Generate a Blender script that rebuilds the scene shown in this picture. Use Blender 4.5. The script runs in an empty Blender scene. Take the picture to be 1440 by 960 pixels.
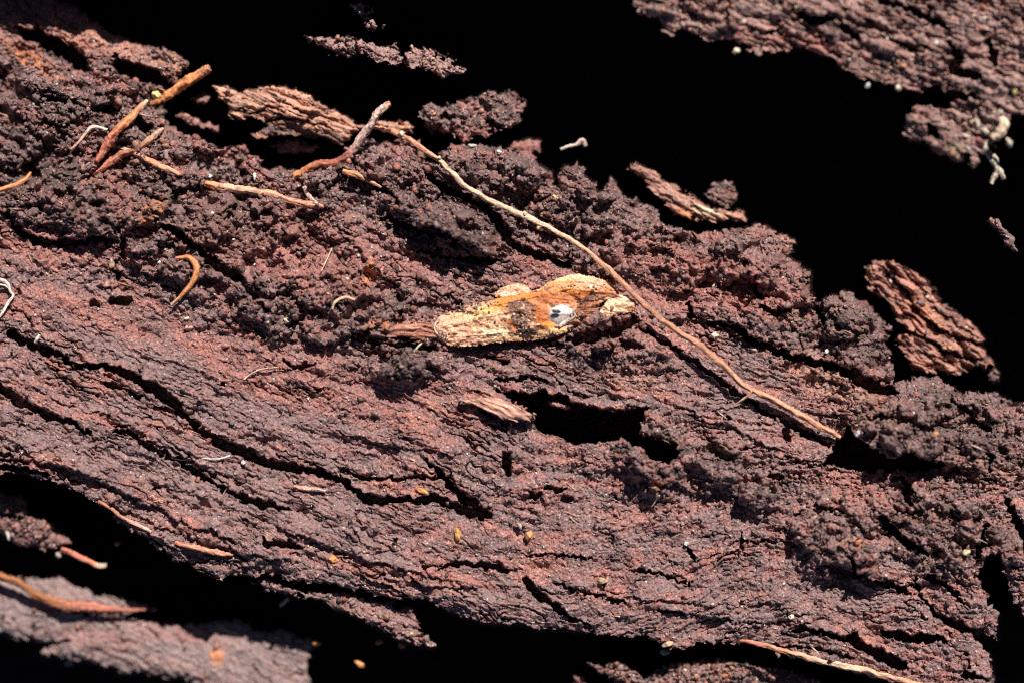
import bpy, math
import numpy as np

# ------------------------------------------------------------------ units
# The scene is a macro view of a rotten log.  1 unit below ("u") is 0.1 mm.
S = 1e-4
D = 3000.0                      # camera height above the focus plane, in u
CX, CY = 720.0, 480.0
scene = bpy.context.scene
COL = scene.collection
rng = np.random.RandomState(7)
F32 = np.float32

# ------------------------------------------------------------------ camera
cam_d = bpy.data.cameras.new("camera")
cam = bpy.data.objects.new("camera", cam_d)
COL.objects.link(cam)
cam.location = (0, 0, D * S)
cam_d.sensor_width = 36
cam_d.lens = 36 * D / 1440.0
cam_d.clip_start = 0.01
cam_d.clip_end = 100
cam_d.dof.use_dof = True
cam_d.dof.focus_distance = D * S
cam_d.dof.aperture_fstop = (cam_d.lens / 1000.0) / (0.056 * D * S)
cam_d.dof.aperture_blades = 7
scene.camera = cam

# ------------------------------------------------------------------ light
SUN_EL = math.radians(47)
sx, sy = 0.34, 0.94             # horizontal direction towards the sun
SUN_AZ = math.atan2(sx, sy)     # clockwise from +Y
world = bpy.data.worlds.new("World")
scene.world = world
world.use_nodes = True
wn = world.node_tree
bg = wn.nodes["Background"]
sky = wn.nodes.new("ShaderNodeTexSky")
sky.sky_type = 'NISHITA'
sky.sun_disc = False
sky.sun_elevation = SUN_EL
sky.sun_rotation = SUN_AZ
sky.air_density = 0.35
sky.dust_density = 0.3
wn.links.new(sky.outputs[0], bg.inputs[0])
bg.inputs[1].default_value = 0.05
sun_d = bpy.data.lights.new("sun", 'SUN')
sun_d.energy = 5.0
sun_d.angle = math.radians(0.5)
sun_d.color = (1.0, 0.955, 0.90)
sun = bpy.data.objects.new("sun", sun_d)
COL.objects.link(sun)
sun.rotation_euler = (math.pi / 2 - SUN_EL, 0, math.pi - SUN_AZ)
scene.view_settings.view_transform = 'Standard'
scene.view_settings.look = 'None'
scene.view_settings.exposure = 0.55
scene.view_settings.gamma = 1.0
scene.cycles.max_bounces = 4
scene.cycles.use_denoising = False
scene.cycles.filter_width = 1.15

# ------------------------------------------------------------------ noise
N = 256
def _tab(seed):
    r = np.random.RandomState(seed)
    a = r.rand(N, N) * 2 * np.pi
    return np.cos(a).astype(F32), np.sin(a).astype(F32)
def perlin(x, y, seed):
    gx, gy = _tab(seed)
    xf = np.floor(x); yf = np.floor(y)
    fx = (x - xf).astype(F32); fy = (y - yf).astype(F32)
    xi = xf.astype(np.int32) & 255; yi = yf.astype(np.int32) & 255
    x1 = (xi + 1) & 255; y1 = (yi + 1) & 255
    def d(a, b, ox, oy):
        return gx[b, a] * (fx - ox) + gy[b, a] * (fy - oy)
    ux = fx * fx * (3 - 2 * fx); uy = fy * fy * (3 - 2 * fy)
    a = d(xi, yi, 0, 0); b = d(x1, yi, 1, 0); c = d(xi, y1, 0, 1); e = d(x1, y1, 1, 1)
    return ((a + (b - a) * ux) * (1 - uy) + (c + (e - c) * ux) * uy) * 1.5
def fbm(x, y, seed, octv=4, gain=0.5):
    s = 0; a = 1.0; t = 0
    for i in range(octv):
        s = s + a * perlin(x * 2.03 ** i + 13.7 * i, y * 2.03 ** i - 7.1 * i, seed + i)
        t += a; a *= gain
    return s / t * 1.4
def cells(x, y, seed):
    """rounded caps, one per jittered cell, each with its own size (0..1)"""
    r = np.random.RandomState(seed)
    jx = r.rand(N, N).astype(F32); jy = r.rand(N, N).astype(F32)
    sz = (0.25 + 0.6 * r.rand(N, N)).astype(F32)
    xf = np.floor(x); yf = np.floor(y)
    fx = (x - xf).astype(F32); fy = (y - yf).astype(F32)
    xi = xf.astype(np.int32); yi = yf.astype(np.int32)
    best = np.zeros(fx.shape, F32)
    for oy in (-1, 0, 1):
        for ox in (-1, 0, 1):
            a = (xi + ox) & 255; b = (yi + oy) & 255
            dx = ox + jx[b, a] - fx; dy = oy + jy[b, a] - fy
            s = sz[b, a]
            q = 1 - (dx * dx + dy * dy) / (s * s)
            np.maximum(best, s * np.sqrt(np.maximum(q, 0)), out=best)
    return best
def smooth(a, b, x):
    t = np.clip((x - a) / (b - a), 0, 1)
    return t * t * (3 - 2 * t)

# ------------------------------------------------------------------ distances
def poly_sd(U, V, poly):
    """signed distance to a closed outline, positive inside"""
    P = np.array(poly, dtype=F32)
    Q = np.roll(P, -1, axis=0)
    best = np.full(U.shape, 1e12, F32)
    inside = np.zeros(U.shape, bool)
    for (ax, ay), (bx, by) in zip(P, Q):
        dx, dy = bx - ax, by - ay
        L = dx * dx + dy * dy + 1e-9
        t = np.clip(((U - ax) * dx + (V - ay) * dy) / L, 0, 1)
        ex = U - ax - t * dx; ey = V - ay - t * dy
        np.minimum(best, ex * ex + ey * ey, out=best)
        if ay != by:
            c = ((V < ay) != (V < by)) & (U < (bx - ax) * (V - ay) / (by - ay) + ax)
            inside ^= c
    d = np.sqrt(best)
    return np.where(inside, d, -d)
def line_dist(U, V, pts, w):
    """distance to a polyline divided by its local half width w (scalar or per point)"""
    P = np.array(pts, dtype=F32)
    W = np.full(len(P), w, F32) if np.isscalar(w) else np.array(w, F32)
    best = np.full(U.shape, 1e9, F32)
    side = np.zeros(U.shape, F32)
    for i in range(len(P) - 1):
        ax, ay = P[i]; bx, by = P[i + 1]
        dx, dy = bx - ax, by - ay
        L = dx * dx + dy * dy + 1e-9
        t = np.clip(((U - ax) * dx + (V - ay) * dy) / L, 0, 1)
        ex = U - ax - t * dx; ey = V - ay - t * dy
        ww = W[i] + (W[i + 1] - W[i]) * t
        d = np.sqrt(ex * ex + ey * ey) / ww
        m = d < best
        side = np.where(m, np.sign(dx * (V - ay) - dy * (U - ax)), side)
        best = np.where(m, d, best)
    return best, side
def window(us, vs, pts, pad):
    P = np.array(pts)
    i0, i1 = np.searchsorted(us, [P[:, 0].min() - pad, P[:, 0].max() + pad])
    j0, j1 = np.searchsorted(vs, [P[:, 1].min() - pad, P[:, 1].max() + pad])
    return slice(j0, j1), slice(i0, i1)

# ------------------------------------------------------------------ world placement
def wp(u, v, z):
    f = (D - z) / D
    return np.stack([(u - CX) * f * S, (CY - v) * f * S, z * S], axis=-1)

def tag(o, label=None, cat=None, group=None, kind=None):
    if label: o['label'] = label
    if cat: o['category'] = cat
    if group: o['group'] = group
    if kind: o['kind'] = kind
    return o
def link(o, parent=None):
    COL.objects.link(o)
    if parent is not None:
        o.parent = parent
        o.matrix_parent_inverse = parent.matrix_world.inverted() if False else o.matrix_parent_inverse
    return o
def empty(name, loc=(0, 0, 0)):
    o = bpy.data.objects.new(name, None)
    o.empty_display_size = 0.01
    COL.objects.link(o)
    o.location = loc
    return o
def mesh_obj(name, co, quads, mat, parent=None, col=None, smooth_=True, tris=None):
    """co (n,3) world metres; the object's origin is put at the piece's own base"""
    co = np.asarray(co, dtype=np.float64)
    org = np.array([co[:, 0].mean(), co[:, 1].mean(), co[:, 2].min()])
    if parent is not None:
        org = np.array(parent.location)
    me = bpy.data.meshes.new(name)
    q = np.asarray(quads, np.int32).reshape(-1, 4) if quads is not None and len(quads) else np.zeros((0, 4), np.int32)
    t = np.asarray(tris, np.int32).reshape(-1, 3) if tris is not None and len(tris) else np.zeros((0, 3), np.int32)
    me.vertices.add(len(co))
    me.vertices.foreach_set("co", (co - org).astype(F32).ravel())
    nl = q.size + t.size
    me.loops.add(nl)
    me.loops.foreach_set("vertex_index", np.concatenate([q.ravel(), t.ravel()]).astype(np.int32))
    me.polygons.add(len(q) + len(t))
    st = np.concatenate([np.arange(len(q)) * 4, q.size + np.arange(len(t)) * 3]).astype(np.int32)
    me.polygons.foreach_set("loop_start", st)
    me.update(calc_edges=True)
    if smooth_:
        me.polygons.foreach_set("use_smooth", np.ones(len(q) + len(t), bool))
    if col is not None:
        at = me.color_attributes.new("pigment", 'FLOAT_COLOR', 'POINT')
        c4 = np.ones((len(co), 4), F32); c4[:, :3] = col
        at.data.foreach_set("color", c4.ravel())
    me.materials.append(mat)
    o = bpy.data.objects.new(name, me)
    COL.objects.link(o)
    if parent is not None:
        o.parent = parent
    else:
        o.location = org
    return o

# ------------------------------------------------------------------ materials
def wood_material(name, rough=0.5, spec=0.45, grain=0.5, bump=1.0, sparkle=0.8, fine=2.0):
    m = bpy.data.materials.new(name); m.use_nodes = True
    nt = m.node_tree; n = nt.nodes; L = nt.links
    b = n["Principled BSDF"]
    at = n.new("ShaderNodeAttribute"); at.attribute_name = "pigment"
    tc = n.new("ShaderNodeTexCoord")
    sc = n.new("ShaderNodeVectorMath"); sc.operation = 'SCALE'; sc.inputs['Scale'].default_value = 1 / S
    L.new(tc.outputs['Object'], sc.inputs[0])
    def noise(wl, det=3, rg=0.6):
        t = n.new("ShaderNodeTexNoise"); t.inputs['Scale'].default_value = 1.0 / wl
        t.inputs['Detail'].default_value = det; t.inputs['Roughness'].default_value = rg
        L.new(sc.outputs[0], t.inputs['Vector']); return t
    n1 = noise(fine * 1.6, 3, 0.75)
    mr = n.new("ShaderNodeMapRange")
    mr.inputs[1].default_value = 0.3; mr.inputs[2].default_value = 0.7
    mr.inputs[3].default_value = 1 - grain; mr.inputs[4].default_value = 1 + grain
    L.new(n1.outputs[0], mr.inputs[0])
    mul = n.new("ShaderNodeVectorMath"); mul.operation = 'SCALE'
    L.new(at.outputs['Color'], mul.inputs[0]); L.new(mr.outputs[0], mul.inputs['Scale'])
    # pale mineral grains, and the wood's glints painted into the base colour
    vo = n.new("ShaderNodeTexVoronoi"); vo.inputs['Scale'].default_value = 1 / 3.2
    L.new(sc.outputs[0], vo.inputs['Vector'])
    g1 = n.new("ShaderNodeSeparateColor"); L.new(vo.outputs['Color'], g1.inputs[0])
    gt = n.new("ShaderNodeMath"); gt.operation = 'GREATER_THAN'; gt.inputs[1].default_value = 1 - 0.16 * sparkle
    L.new(g1.outputs[0], gt.inputs[0])
    lt = n.new("ShaderNodeMath"); lt.operation = 'LESS_THAN'; lt.inputs[1].default_value = 0.42
    L.new(vo.outputs['Distance'], lt.inputs[0])
    mm = n.new("ShaderNodeMath"); mm.operation = 'MULTIPLY'; L.new(gt.outputs[0], mm.inputs[0]); L.new(lt.outputs[0], mm.inputs[1])
    m2 = n.new("ShaderNodeMath"); m2.operation = 'MULTIPLY'; L.new(mm.outputs[0], m2.inputs[0]); L.new(g1.outputs[1], m2.inputs[1])
    mix = n.new("ShaderNodeMix"); mix.data_type = 'RGBA'
    L.new(m2.outputs[0], mix.inputs[0]); L.new(mul.outputs[0], mix.inputs[6])
    mix.inputs[7].default_value = (0.58, 0.42, 0.37, 1)
    L.new(mix.outputs[2], b.inputs['Base Color'])
    b.inputs['Roughness'].default_value = rough
    b.inputs['Specular IOR Level'].default_value = spec
    n2 = noise(fine, 4, 0.7)
    bp = n.new("ShaderNodeBump"); bp.inputs['Strength'].default_value = bump
    bp.inputs['Distance'].default_value = 2.2 * S
    L.new(n2.outputs[0], bp.inputs['Height']); L.new(bp.outputs[0], b.inputs['Normal'])
    return m
M_WOOD = wood_material("rotten_wood")
M_BARK = wood_material("decayed_bark", rough=0.6, grain=0.45)
M_DEEP = wood_material("damp_shaded_wood", rough=0.8, spec=0.1, sparkle=0)  # dark wood with the hollow's shade put into its pigment
M_ROOT = wood_material("dry_root", rough=0.5, spec=0.35, grain=0.22, bump=0.6, sparkle=0.15, fine=2.2)
M_MOTH = wood_material("moth_scales", rough=0.5, spec=0.4, grain=0.16, bump=0.45, sparkle=0.1, fine=1.8)
M_GRAIN = wood_material("mineral_grain", rough=0.35, spec=0.5, grain=0.15, bump=0.4, sparkle=0.0, fine=2.0)

# pigments (real albedo)
GREY = np.array([0.248, 0.152, 0.146], F32)
RED = np.array([0.392, 0.150, 0.119], F32)
DARK = np.array([0.090, 0.058, 0.052], F32)
TAN = np.array([0.54, 0.27, 0.185], F32)
ORANGE = np.array([0.62, 0.23, 0.09], F32)
def mixc(a, b, t):
    return a + (b - a) * t[..., None]

# ------------------------------------------------------------------ shared relief
def wood_relief(U, V, soil, seed=0, amp=1.0, calm=None, fib=None):
    """height (u) of fibrous rotten wood with crumbs of soil where soil~1, and its pigment"""
    wx = fbm(U / 60, V / 60, 900 + seed, 3) * 16
    wy = fbm(U / 60, V / 60, 910 + seed, 3) * 16
    # fibre direction: downhill to the right, flattening to the lower right
    r1 = smooth(700, 1150, U) * smooth(500, 800, V)
    slope = 0.42 - 0.22 * r1
    along = (U + wx * .5) ; across = V - slope * U + 0.00012 * (U - 500) ** 2 * (1 - r1) * .4 + wy * 0.6
    f1 = perlin(along / 110, across / 13, 20 + seed)
    f2 = perlin(along / 55, across / 6.5, 21 + seed)
    f3 = perlin(along / 28, across / 3.4, 22 + seed)
    ridge = 1 - np.abs(perlin(along / 150, across / 22, 23 + seed)) * 2.2
    hx = 3.2 * perlin(U / 6, V / 6, 28 + seed) + 1.4 * perlin(U / 2.8, V / 2.8, 26 + seed); hy = 3.2 * perlin(U / 6, V / 6, 29 + seed) + 1.4 * perlin(U / 2.8, V / 2.8, 27 + seed)
    c0 = cells((U + wx + hx) / 46, (V + wy + hy) / 34, 30 + seed)
    c1 = cells((U + wx * .6 + hx) / 21, (V + wy * .6 + hy) / 17, 31 + seed)
    c2 = cells((U + wx * .3 + hx * .7) / 9.5, (V + wy * .3 + hy * .7) / 8, 32 + seed)
    c3 = cells(U / 4.6, V / 4.2, 33 + seed)
    p1 = fbm(U / 70, V / 55, 40 + seed, 4)
    p2 = perlin(U / 9, V / 7.5, 45 + seed)
    wood = 1 - soil
    z = p1 * 15 + p2 * 1.8
    q = smooth(-.25, .35, fbm(U / 75, V / 50, 88 + seed, 2))         # rougher here, smoother there
    if calm is not None: q = q * (1 - calm) - .22 * calm; z = z * (1 - .3 * calm)
    if fib is None: fib = np.full(U.shape, .3, F32)
    nf = 1 - fib
    bil = np.abs(perlin((U + hx) / 19, (V + hy) / 15, 85 + seed)) * 15 + np.abs(perlin((U + hx) / 9, (V + hy) / 7.5, 86 + seed)) * 9 + np.abs(perlin(U / 4.4, V / 4, 87 + seed)) * 5
    z = z + wood * (.35 + .9 * q) * (f1 * 4.0 + f2 * 2.6 + f3 * 1.2 + np.minimum(ridge, .8) * 3)
    # combed fibres: long, fine, sharp edged
    g1 = np.abs(perlin(along / 70, across / 5.2, 81 + seed)); g2 = np.abs(perlin(along / 34, across / 2.9, 82 + seed)); g3 = perlin(along / 90, across / 9, 83 + seed)
    z = z + fib * wood * (g1 * 7 + g2 * 4.2 + g3 * 2.2)
    # clods: flat crumbly lumps with deep gaps between them
    cl = cells((U + wx * 1.2 + 1.5 * hx) / 62, (V + wy * 1.2 + 1.5 * hy) / 42, 34 + seed)
    cl2 = cells((U + wx + hx) / 27, (V + wy + hy) / 21, 35 + seed)
    z = z + soil * (smooth(.02, .34, cl) * 17 + cl * 10 + smooth(.03, .3, cl2) * 7 + c1 * 3 + bil * .62 + c2 * 1.8)
    z = z + wood * nf * (.28 * bil * (.5 + q)) + c3 * 1.6 * (.4 + .6 * nf)
    rr = np.random.RandomState(800 + seed)
    wht = rr.rand(*U.shape).astype(F32) - .5
    z = z + (perlin(U / 2.7, V / 2.5, 89 + seed) * 1.9 + wht * 2.2) * (.65 + .35 * nf)
    # small cracks following the fibre
    cr = np.abs(perlin(along / 85, across / 17, 50 + seed) + 0.10 * perlin(U / 7, V / 7, 52 + seed))
    crm = smooth(0.02, 0.30, perlin(U / 120, V / 70, 51 + seed) + 0.08)
    if calm is not None: crm = crm * (1 - .7 * calm)
    z = z - (1 - smooth(0.01, 0.06, cr)) * crm * (13 * wood + 6)
    cr2 = np.abs(perlin(along / 40, across / 11, 55 + seed))
    crm2 = smooth(0.1, 0.35, perlin(U / 60, V / 45, 56 + seed))
    if calm is not None: crm2 = crm2 * (1 - .7 * calm)
    z = z - (1 - smooth(0.01, 0.08, cr2)) * crm2 * 8
    # pits
    pit = cells((U + wy) / 38, (V + wx) / 26, 60 + seed)
    z = z - smooth(0.58, 0.8, pit) * 11 * (0.35 + soil)
    z = z * amp
    # pigment
    g3c = perlin(along / 60, across / 7, 84 + seed)
    k = .6 * fbm(along / 90, across / 34, 70 + seed, 4) + 0.35 * f1 + .3 * g3c
    k2 = fbm(U / 22, V / 16, 75 + seed, 3)
    k3 = perlin(U / 5.5, V / 5, 78 + seed)
    col = mixc(np.broadcast_to(GREY, U.shape + (3,)), RED, np.clip(smooth(-.35, .65, k + .5 * k2) * .85, 0, 1))
    col = mixc(col, DARK, np.clip(soil * smooth(-.1, .5, k2 + .35 * k3 - .3 * k) * 1.0 + .28 * smooth(.1, .6, -k2 + .5 * k3), 0, .9))
    col = mixc(col, TAN, smooth(.40, .8, k + .4 * k3 + .3 * f2) * .4 * wood)
    col = col * (1 + 0.30 * k3 + 0.5 * perlin(U / 2.6, V / 2.4, 79 + seed) + .8 * wht)[..., None]
    return z, np.clip(col, .015, .8)

def carve(us, vs, U, V, Z, feats, seed=0):
    """cracks: (points, half width, depth)"""
    wob = None
    for i, (pts, w, dep) in enumerate(feats):
        mw = w if np.isscalar(w) else max(w)
        w = w * .8 if np.isscalar(w) else [x * .78 for x in w]
        sl = window(us, vs, pts, mw * 3 + 8)
        u = U[sl]; v = V[sl]
        if u.size == 0: continue
        uu = u + 5 * perlin(u / 15, v / 13, 200 + seed) + 2.2 * perlin(u / 5, v / 5, 201 + seed)
        vv = v + 4 * perlin(u / 15, v / 13, 202 + seed) + 2.2 * perlin(u / 5, v / 5, 203 + seed)
        d, side = line_dist(uu, vv, pts, w)
        d = d + 0.30 * perlin(u / 12, v / 9, 204 + seed)
        prof = 1 - smooth(0.75, 1.12, d)
        Z[sl] = Z[sl] - prof * dep
        # a slightly raised upper lip throws the crack into shade
        lip = np.exp(-np.maximum(d - 1, 0) * mw / 12.0) * (side < 0) * (1 - prof)
        Z[sl] = Z[sl] + lip * min(mw, 9) * 0.55

def carve_poly(us, vs, U, V, Z, poly, dep, seed=0, soft=3):
    sl = window(us, vs, poly, 20)
    u = U[sl]; v = V[sl]
    sd = poly_sd(u, v, poly) + 4 * perlin(u / 14, v / 12, 210 + seed) + 2.2 * perlin(u / 5, v / 5, 211 + seed)
    Z[sl] -= smooth(-soft, soft, sd) * dep

def bump_at(U, V, cx, cy, rx, ry, ang, h, p=1.0):
    a = math.radians(ang)
    x = (U - cx) * math.cos(a) + (V - cy) * math.sin(a)
    y = -(U - cx) * math.sin(a) + (V - cy) * math.cos(a)
    q = np.clip(1 - (x / rx) ** 2 - (y / ry) ** 2, 0, 1)
    return h * q ** p
def blob(U, V, cx, cy, rx, ry, ang=0, hard=0.5):
    a = math.radians(ang)
    x = (U - cx) * math.cos(a) + (V - cy) * math.sin(a)
    y = -(U - cx) * math.sin(a) + (V - cy) * math.cos(a)
    r = np.sqrt((x / rx) ** 2 + (y / ry) ** 2)
    return 1 - smooth(1 - hard, 1 + hard, r)

def grid_lines(a0, a1, step, d0, d1, coarse=7.0):
    """fine lines between d0 and d1, coarse ones out to a0 and a1"""
    mid = np.arange(max(a0, d0), min(a1, d1) + step, step)
    lo = np.arange(a0, mid[0] - step, coarse) if a0 < mid[0] - coarse else np.array([])
    hi = np.arange(mid[-1] + coarse, a1 + coarse, coarse) if a1 > mid[-1] + coarse else np.array([])
    return np.concatenate([lo, mid, hi]).astype(F32)

def sheet(name, mat, U, V, Z, mask, bottom, colr, parent=None, jitter=1.0, jseed=0, closed=False, bottom_abs=None):
    """solid made of a relief on top, walls at its outline and (closed) an underside"""
    H, W = U.shape
    if jitter:
        ju = perlin(U / 8.5, V / 8.5, 300 + jseed) * 2.6 + perlin(U / 4.2, V / 4.2, 302 + jseed) * 1.1
        jv = perlin(U / 8.5, V / 8.5, 301 + jseed) * 2.6 + perlin(U / 4.2, V / 4.2, 303 + jseed) * 1.1
        U = U + ju * jitter; V = V + jv * jitter
    cm = mask[:-1, :-1] & mask[1:, :-1] & mask[:-1, 1:] & mask[1:, 1:]
    idx = np.arange(H * W).reshape(H, W)
    top = np.stack([idx[:-1, :-1][cm], idx[1:, :-1][cm], idx[1:, 1:][cm], idx[:-1, 1:][cm]], 1)
    used = np.zeros(H * W, bool); used[top.ravel()] = True
    remap = np.cumsum(used) - 1
    nt = int(used.sum())
    Uf = U.ravel()[used]; Vf = V.ravel()[used]; Zf = Z.ravel()[used]
    co = wp(Uf, Vf, Zf)
    c = colr.reshape(-1, 3)[used]
    pad = np.zeros((H + 1, W + 1), bool); pad[1:-1, 1:-1] = cm
    E = []
    up = pad[:-1, :][:, 1:-1]; dn = pad[1:, :][:, 1:-1]          # horizontal edges, row r between cells r-1 and r
    r_, c_ = np.nonzero(up & ~dn); E.append(np.stack([idx[r_, c_], idx[r_, c_ + 1]], 1))
    r_, c_ = np.nonzero(~up & dn); E.append(np.stack([idx[r_, c_ + 1], idx[r_, c_]], 1))
    lf = pad[:, :-1][1:-1, :]; rt = pad[:, 1:][1:-1, :]
    r_, c_ = np.nonzero(lf & ~rt); E.append(np.stack([idx[r_ + 1, c_], idx[r_, c_]], 1))
    r_, c_ = np.nonzero(~lf & rt); E.append(np.stack([idx[r_, c_], idx[r_ + 1, c_]], 1))
    E = remap[np.concatenate(E)]
    zb = np.full(nt, bottom_abs, F32) if bottom_abs is not None else Zf - bottom
    if closed:
        bco = wp(Uf, Vf, zb)
        bq = remap[top][:, ::-1] + nt
        co = np.concatenate([co, bco]); c = np.concatenate([c, c])
        side = np.stack([E[:, 0], E[:, 1], E[:, 1] + nt, E[:, 0] + nt], 1)
        quads = np.concatenate([remap[top], bq, side])
    else:
        bu = np.unique(E)
        rm = np.full(nt, -1); rm[bu] = np.arange(len(bu)) + nt
        bco = wp(Uf[bu], Vf[bu], zb[bu])
        co = np.concatenate([co, bco]); c = np.concatenate([c, c[bu]])
        side = np.stack([E[:, 0], E[:, 1], rm[E[:, 1]], rm[E[:, 0]]], 1)
        quads = np.concatenate([remap[top], side])
    return mesh_obj(name, co, quads, mat, parent, c)

STEP = 1.2
FLOOR = -350.0
log = empty("rotten_log", (0, 0, FLOOR * S))
tag(log, "large rotten log of crumbly dark reddish wood split by long cracks and deep hollows", "log")

# ================================================================== the main mass of the log
MAIN = [(-220, -60), (60, -40), (80, 0), (110, 13), (143, 37), (180, 53), (213, 67), (247, 73), (266, 87), (258, 104), (238, 118), (236, 140), (232, 165),
        (250, 186), (297, 200), (333, 212), (367, 222), (372, 236), (420, 238), (466, 236), (484, 222), (482, 206), (505, 196), (545, 196),
        (590, 196), (600, 222), (622, 232), (618, 214), (634, 204), (660, 202), (690, 206), (745, 215), (762, 230), (776, 246), (781, 262),
        (786, 240), (800, 231), (820, 233), (830, 250), (842, 266), (860, 252), (880, 274), (905, 286), (924, 298), (940, 318), (977, 326),
        (1020, 326), (1053, 318), (1078, 318), (1118, 336), (1110, 362), (1138, 383), (1140, 408), (1150, 429), (1166, 420), (1182, 412),
        (1206, 416), (1235, 441), (1253, 461), (1247, 481), (1259, 521), (1257, 540), (1287, 529), (1323, 533), (1347, 545), (1404, 557),
        (1440, 566), (1640, 600), (1640, 860), (1440, 864), (1428, 850), (1412, 800), (1404, 770), (1390, 785), (1378, 800), (1384, 832),
        (1404, 861), (1403, 898), (1387, 896), (1372, 897), (1392, 920), (1398, 950), (1404, 990), (1410, 1100), (1310, 1100), (1284, 966), (1249, 957), (1171, 938),
        (1128, 926), (1095, 918), (1061, 905), (983, 904), (969, 912), (937, 910), (905, 893), (873, 894), (845, 893), (799, 886), (742, 880), (692, 875), (657, 868),
        (622, 854), (604, 843), (540, 840), (498, 829), (460, 822), (428, 818), (375, 806), (354, 811), (320, 813), (312, 817),
        (283, 801), (248, 786), (212, 762), (181, 744), (152, 716), (135, 705), (103, 687), (67, 673), (30, 668), (-220, 640)]
us = grid_lines(-220, 1640, STEP, -14, 1454)
vs = grid_lines(-60, 1100, STEP, -12, 972)
U, V = np.meshgrid(us, vs)
sd = poly_sd(U, V, MAIN)
edge_n = 5.0 * perlin(U / 24, V / 20, 1) + 3.2 * perlin(U / 9, V / 8, 2) + 1.8 * perlin(U / 4, V / 4, 3)
sd = sd + edge_n
# where soil crumbs cover the wood: upper left, along the upper edge, right hand side
soil = np.zeros(U.shape, F32)
for a in [(90, 200, 200, 120, 20), (330, 270, 150, 70, 20), (260, 345, 160, 60, 30), (620, 300, 110, 60, 30), (690, 250, 110, 60, 20),
          (830, 300, 90, 60, 30), (1000, 360, 120, 60, 30), (1130, 430, 120, 70, 30), (1210, 480, 90, 80, 40), (1330, 600, 140, 70, 15),
          (1330, 740, 110, 60, 20), (570, 510, 50, 28, 0), (870, 480, 70, 45, 20), (450, 420, 160, 70, 10), (1180, 760, 70, 50, 20),
          (925, 640, 60, 45, 40), (240, 100, 34, 50, 0), (470, 230, 90, 50, 10), (1020, 660, 110, 40, 20)]:
    soil = np.maximum(soil, blob(U, V, *a, hard=.55))
soil *= smooth(-.55, .15, fbm(U / 45, V / 35, 5, 3) + .15)
soil = np.clip(soil + .12, 0, 1)
calm = np.zeros(U.shape, F32)
for a in [(450, 560, 200, 60, 10), (820, 760, 190, 60, 5), (1010, 700, 120, 40, 10), (150, 440, 180, 40, 10), (560, 740, 150, 40, 10), (970, 400, 90, 30, 20), (1080, 540, 90, 24, 30),
          (230, 470, 160, 30, 15), (450, 680, 180, 24, 14), (130, 630, 170, 22, 20), (700, 870, 120, 20, 8), (800, 600, 60, 30, 0), (1050, 820, 160, 30, 5), (880, 520, 80, 24, 0)]:
    calm = np.maximum(calm, blob(U, V, *a, hard=.5))
calm *= smooth(-.7, -.1, fbm(U / 60, V / 40, 6, 3))
fib = np.zeros(U.shape, F32)
for a in [(170, 600, 260, 60, 22), (420, 720, 260, 60, 18), (240, 520, 150, 26, 24), (700, 850, 260, 34, 8), (1000, 870, 220, 36, 6), (520, 630, 120, 26, 10), (850, 535, 130, 30, 2),
          (980, 390, 110, 40, 18), (1060, 530, 120, 30, 30), (1250, 830, 100, 50, 12), (560, 463, 60, 16, 2), (820, 420, 60, 20, 20), (430, 370, 100, 26, 15), (600, 560, 90, 24, 8)]:
    fib = np.maximum(fib, blob(U, V, *a, hard=.5))
fib = np.clip(fib * smooth(-.6, .0, fbm(U / 50, V / 30, 8, 3)) + .12, 0, 1)
zr, col = wood_relief(U, V, soil, 0, 1.0, calm, fib)
tilt = -0.13 * np.maximum(520 - V, 0) - 0.05 * np.maximum(300 - U, 0) * smooth(450, 100, V) - 60 * smooth(1050, 1350, U) * smooth(760, 450, V)
tilt = tilt - 10 * smooth(760, 900, V)
Z = tilt + zr
groove, _ = line_dist(U, V, [(905, 455), (950, 480), (1000, 512), (1050, 552), (1110, 588), (1170, 622)], 1.0)
Z = tilt + zr * (1 - .6 * (1 - smooth(8, 34, groove)))
# ---- broad lumps and hollows (centre, radii, angle, height)
for b in [(140, 290, 160, 45, 8, 22), (330, 320, 70, 40, 20, 20), (690, 240, 90, 45, 15, 24), (640, 320, 90, 34, 20, 22), (800, 260, 28, 34, 70, 18),
          (1010, 350, 110, 40, 20, 12), (1100, 400, 50, 35, 30, 20), (1200, 465, 60, 44, 40, 20), (1330, 600, 130, 60, 12, 34),
          (1230, 610, 40, 30, 20, 14), (572, 510, 34, 18, -10, 11), (890, 480, 60, 38, 30, 16), (925, 660, 45, 40, 60, 14), (1330, 740, 60, 40, 10, 16),
          (560, 463, 52, 12, 2, 10), (700, 480, 60, 14, -3, -16), (860, 465, 40, 16, -10, -22),
          (120, 60, 120, 36, 22, 12), (60, 160, 60, 60, 0, 12), (1240, 800, 60, 24, 20, 12), (330, 760, 120, 18, 22, 8), (700, 620, 60, 30, 15, 8),
          (505, 228, 40, 22, 10, 16), (420, 700, 120, 16, 20, 8), (150, 610, 110, 16, 22, 9), (1350, 850, 60, 24, 25, 10)]:
    Z += bump_at(U, V, *b[:5], b[5], 0.8)
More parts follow.
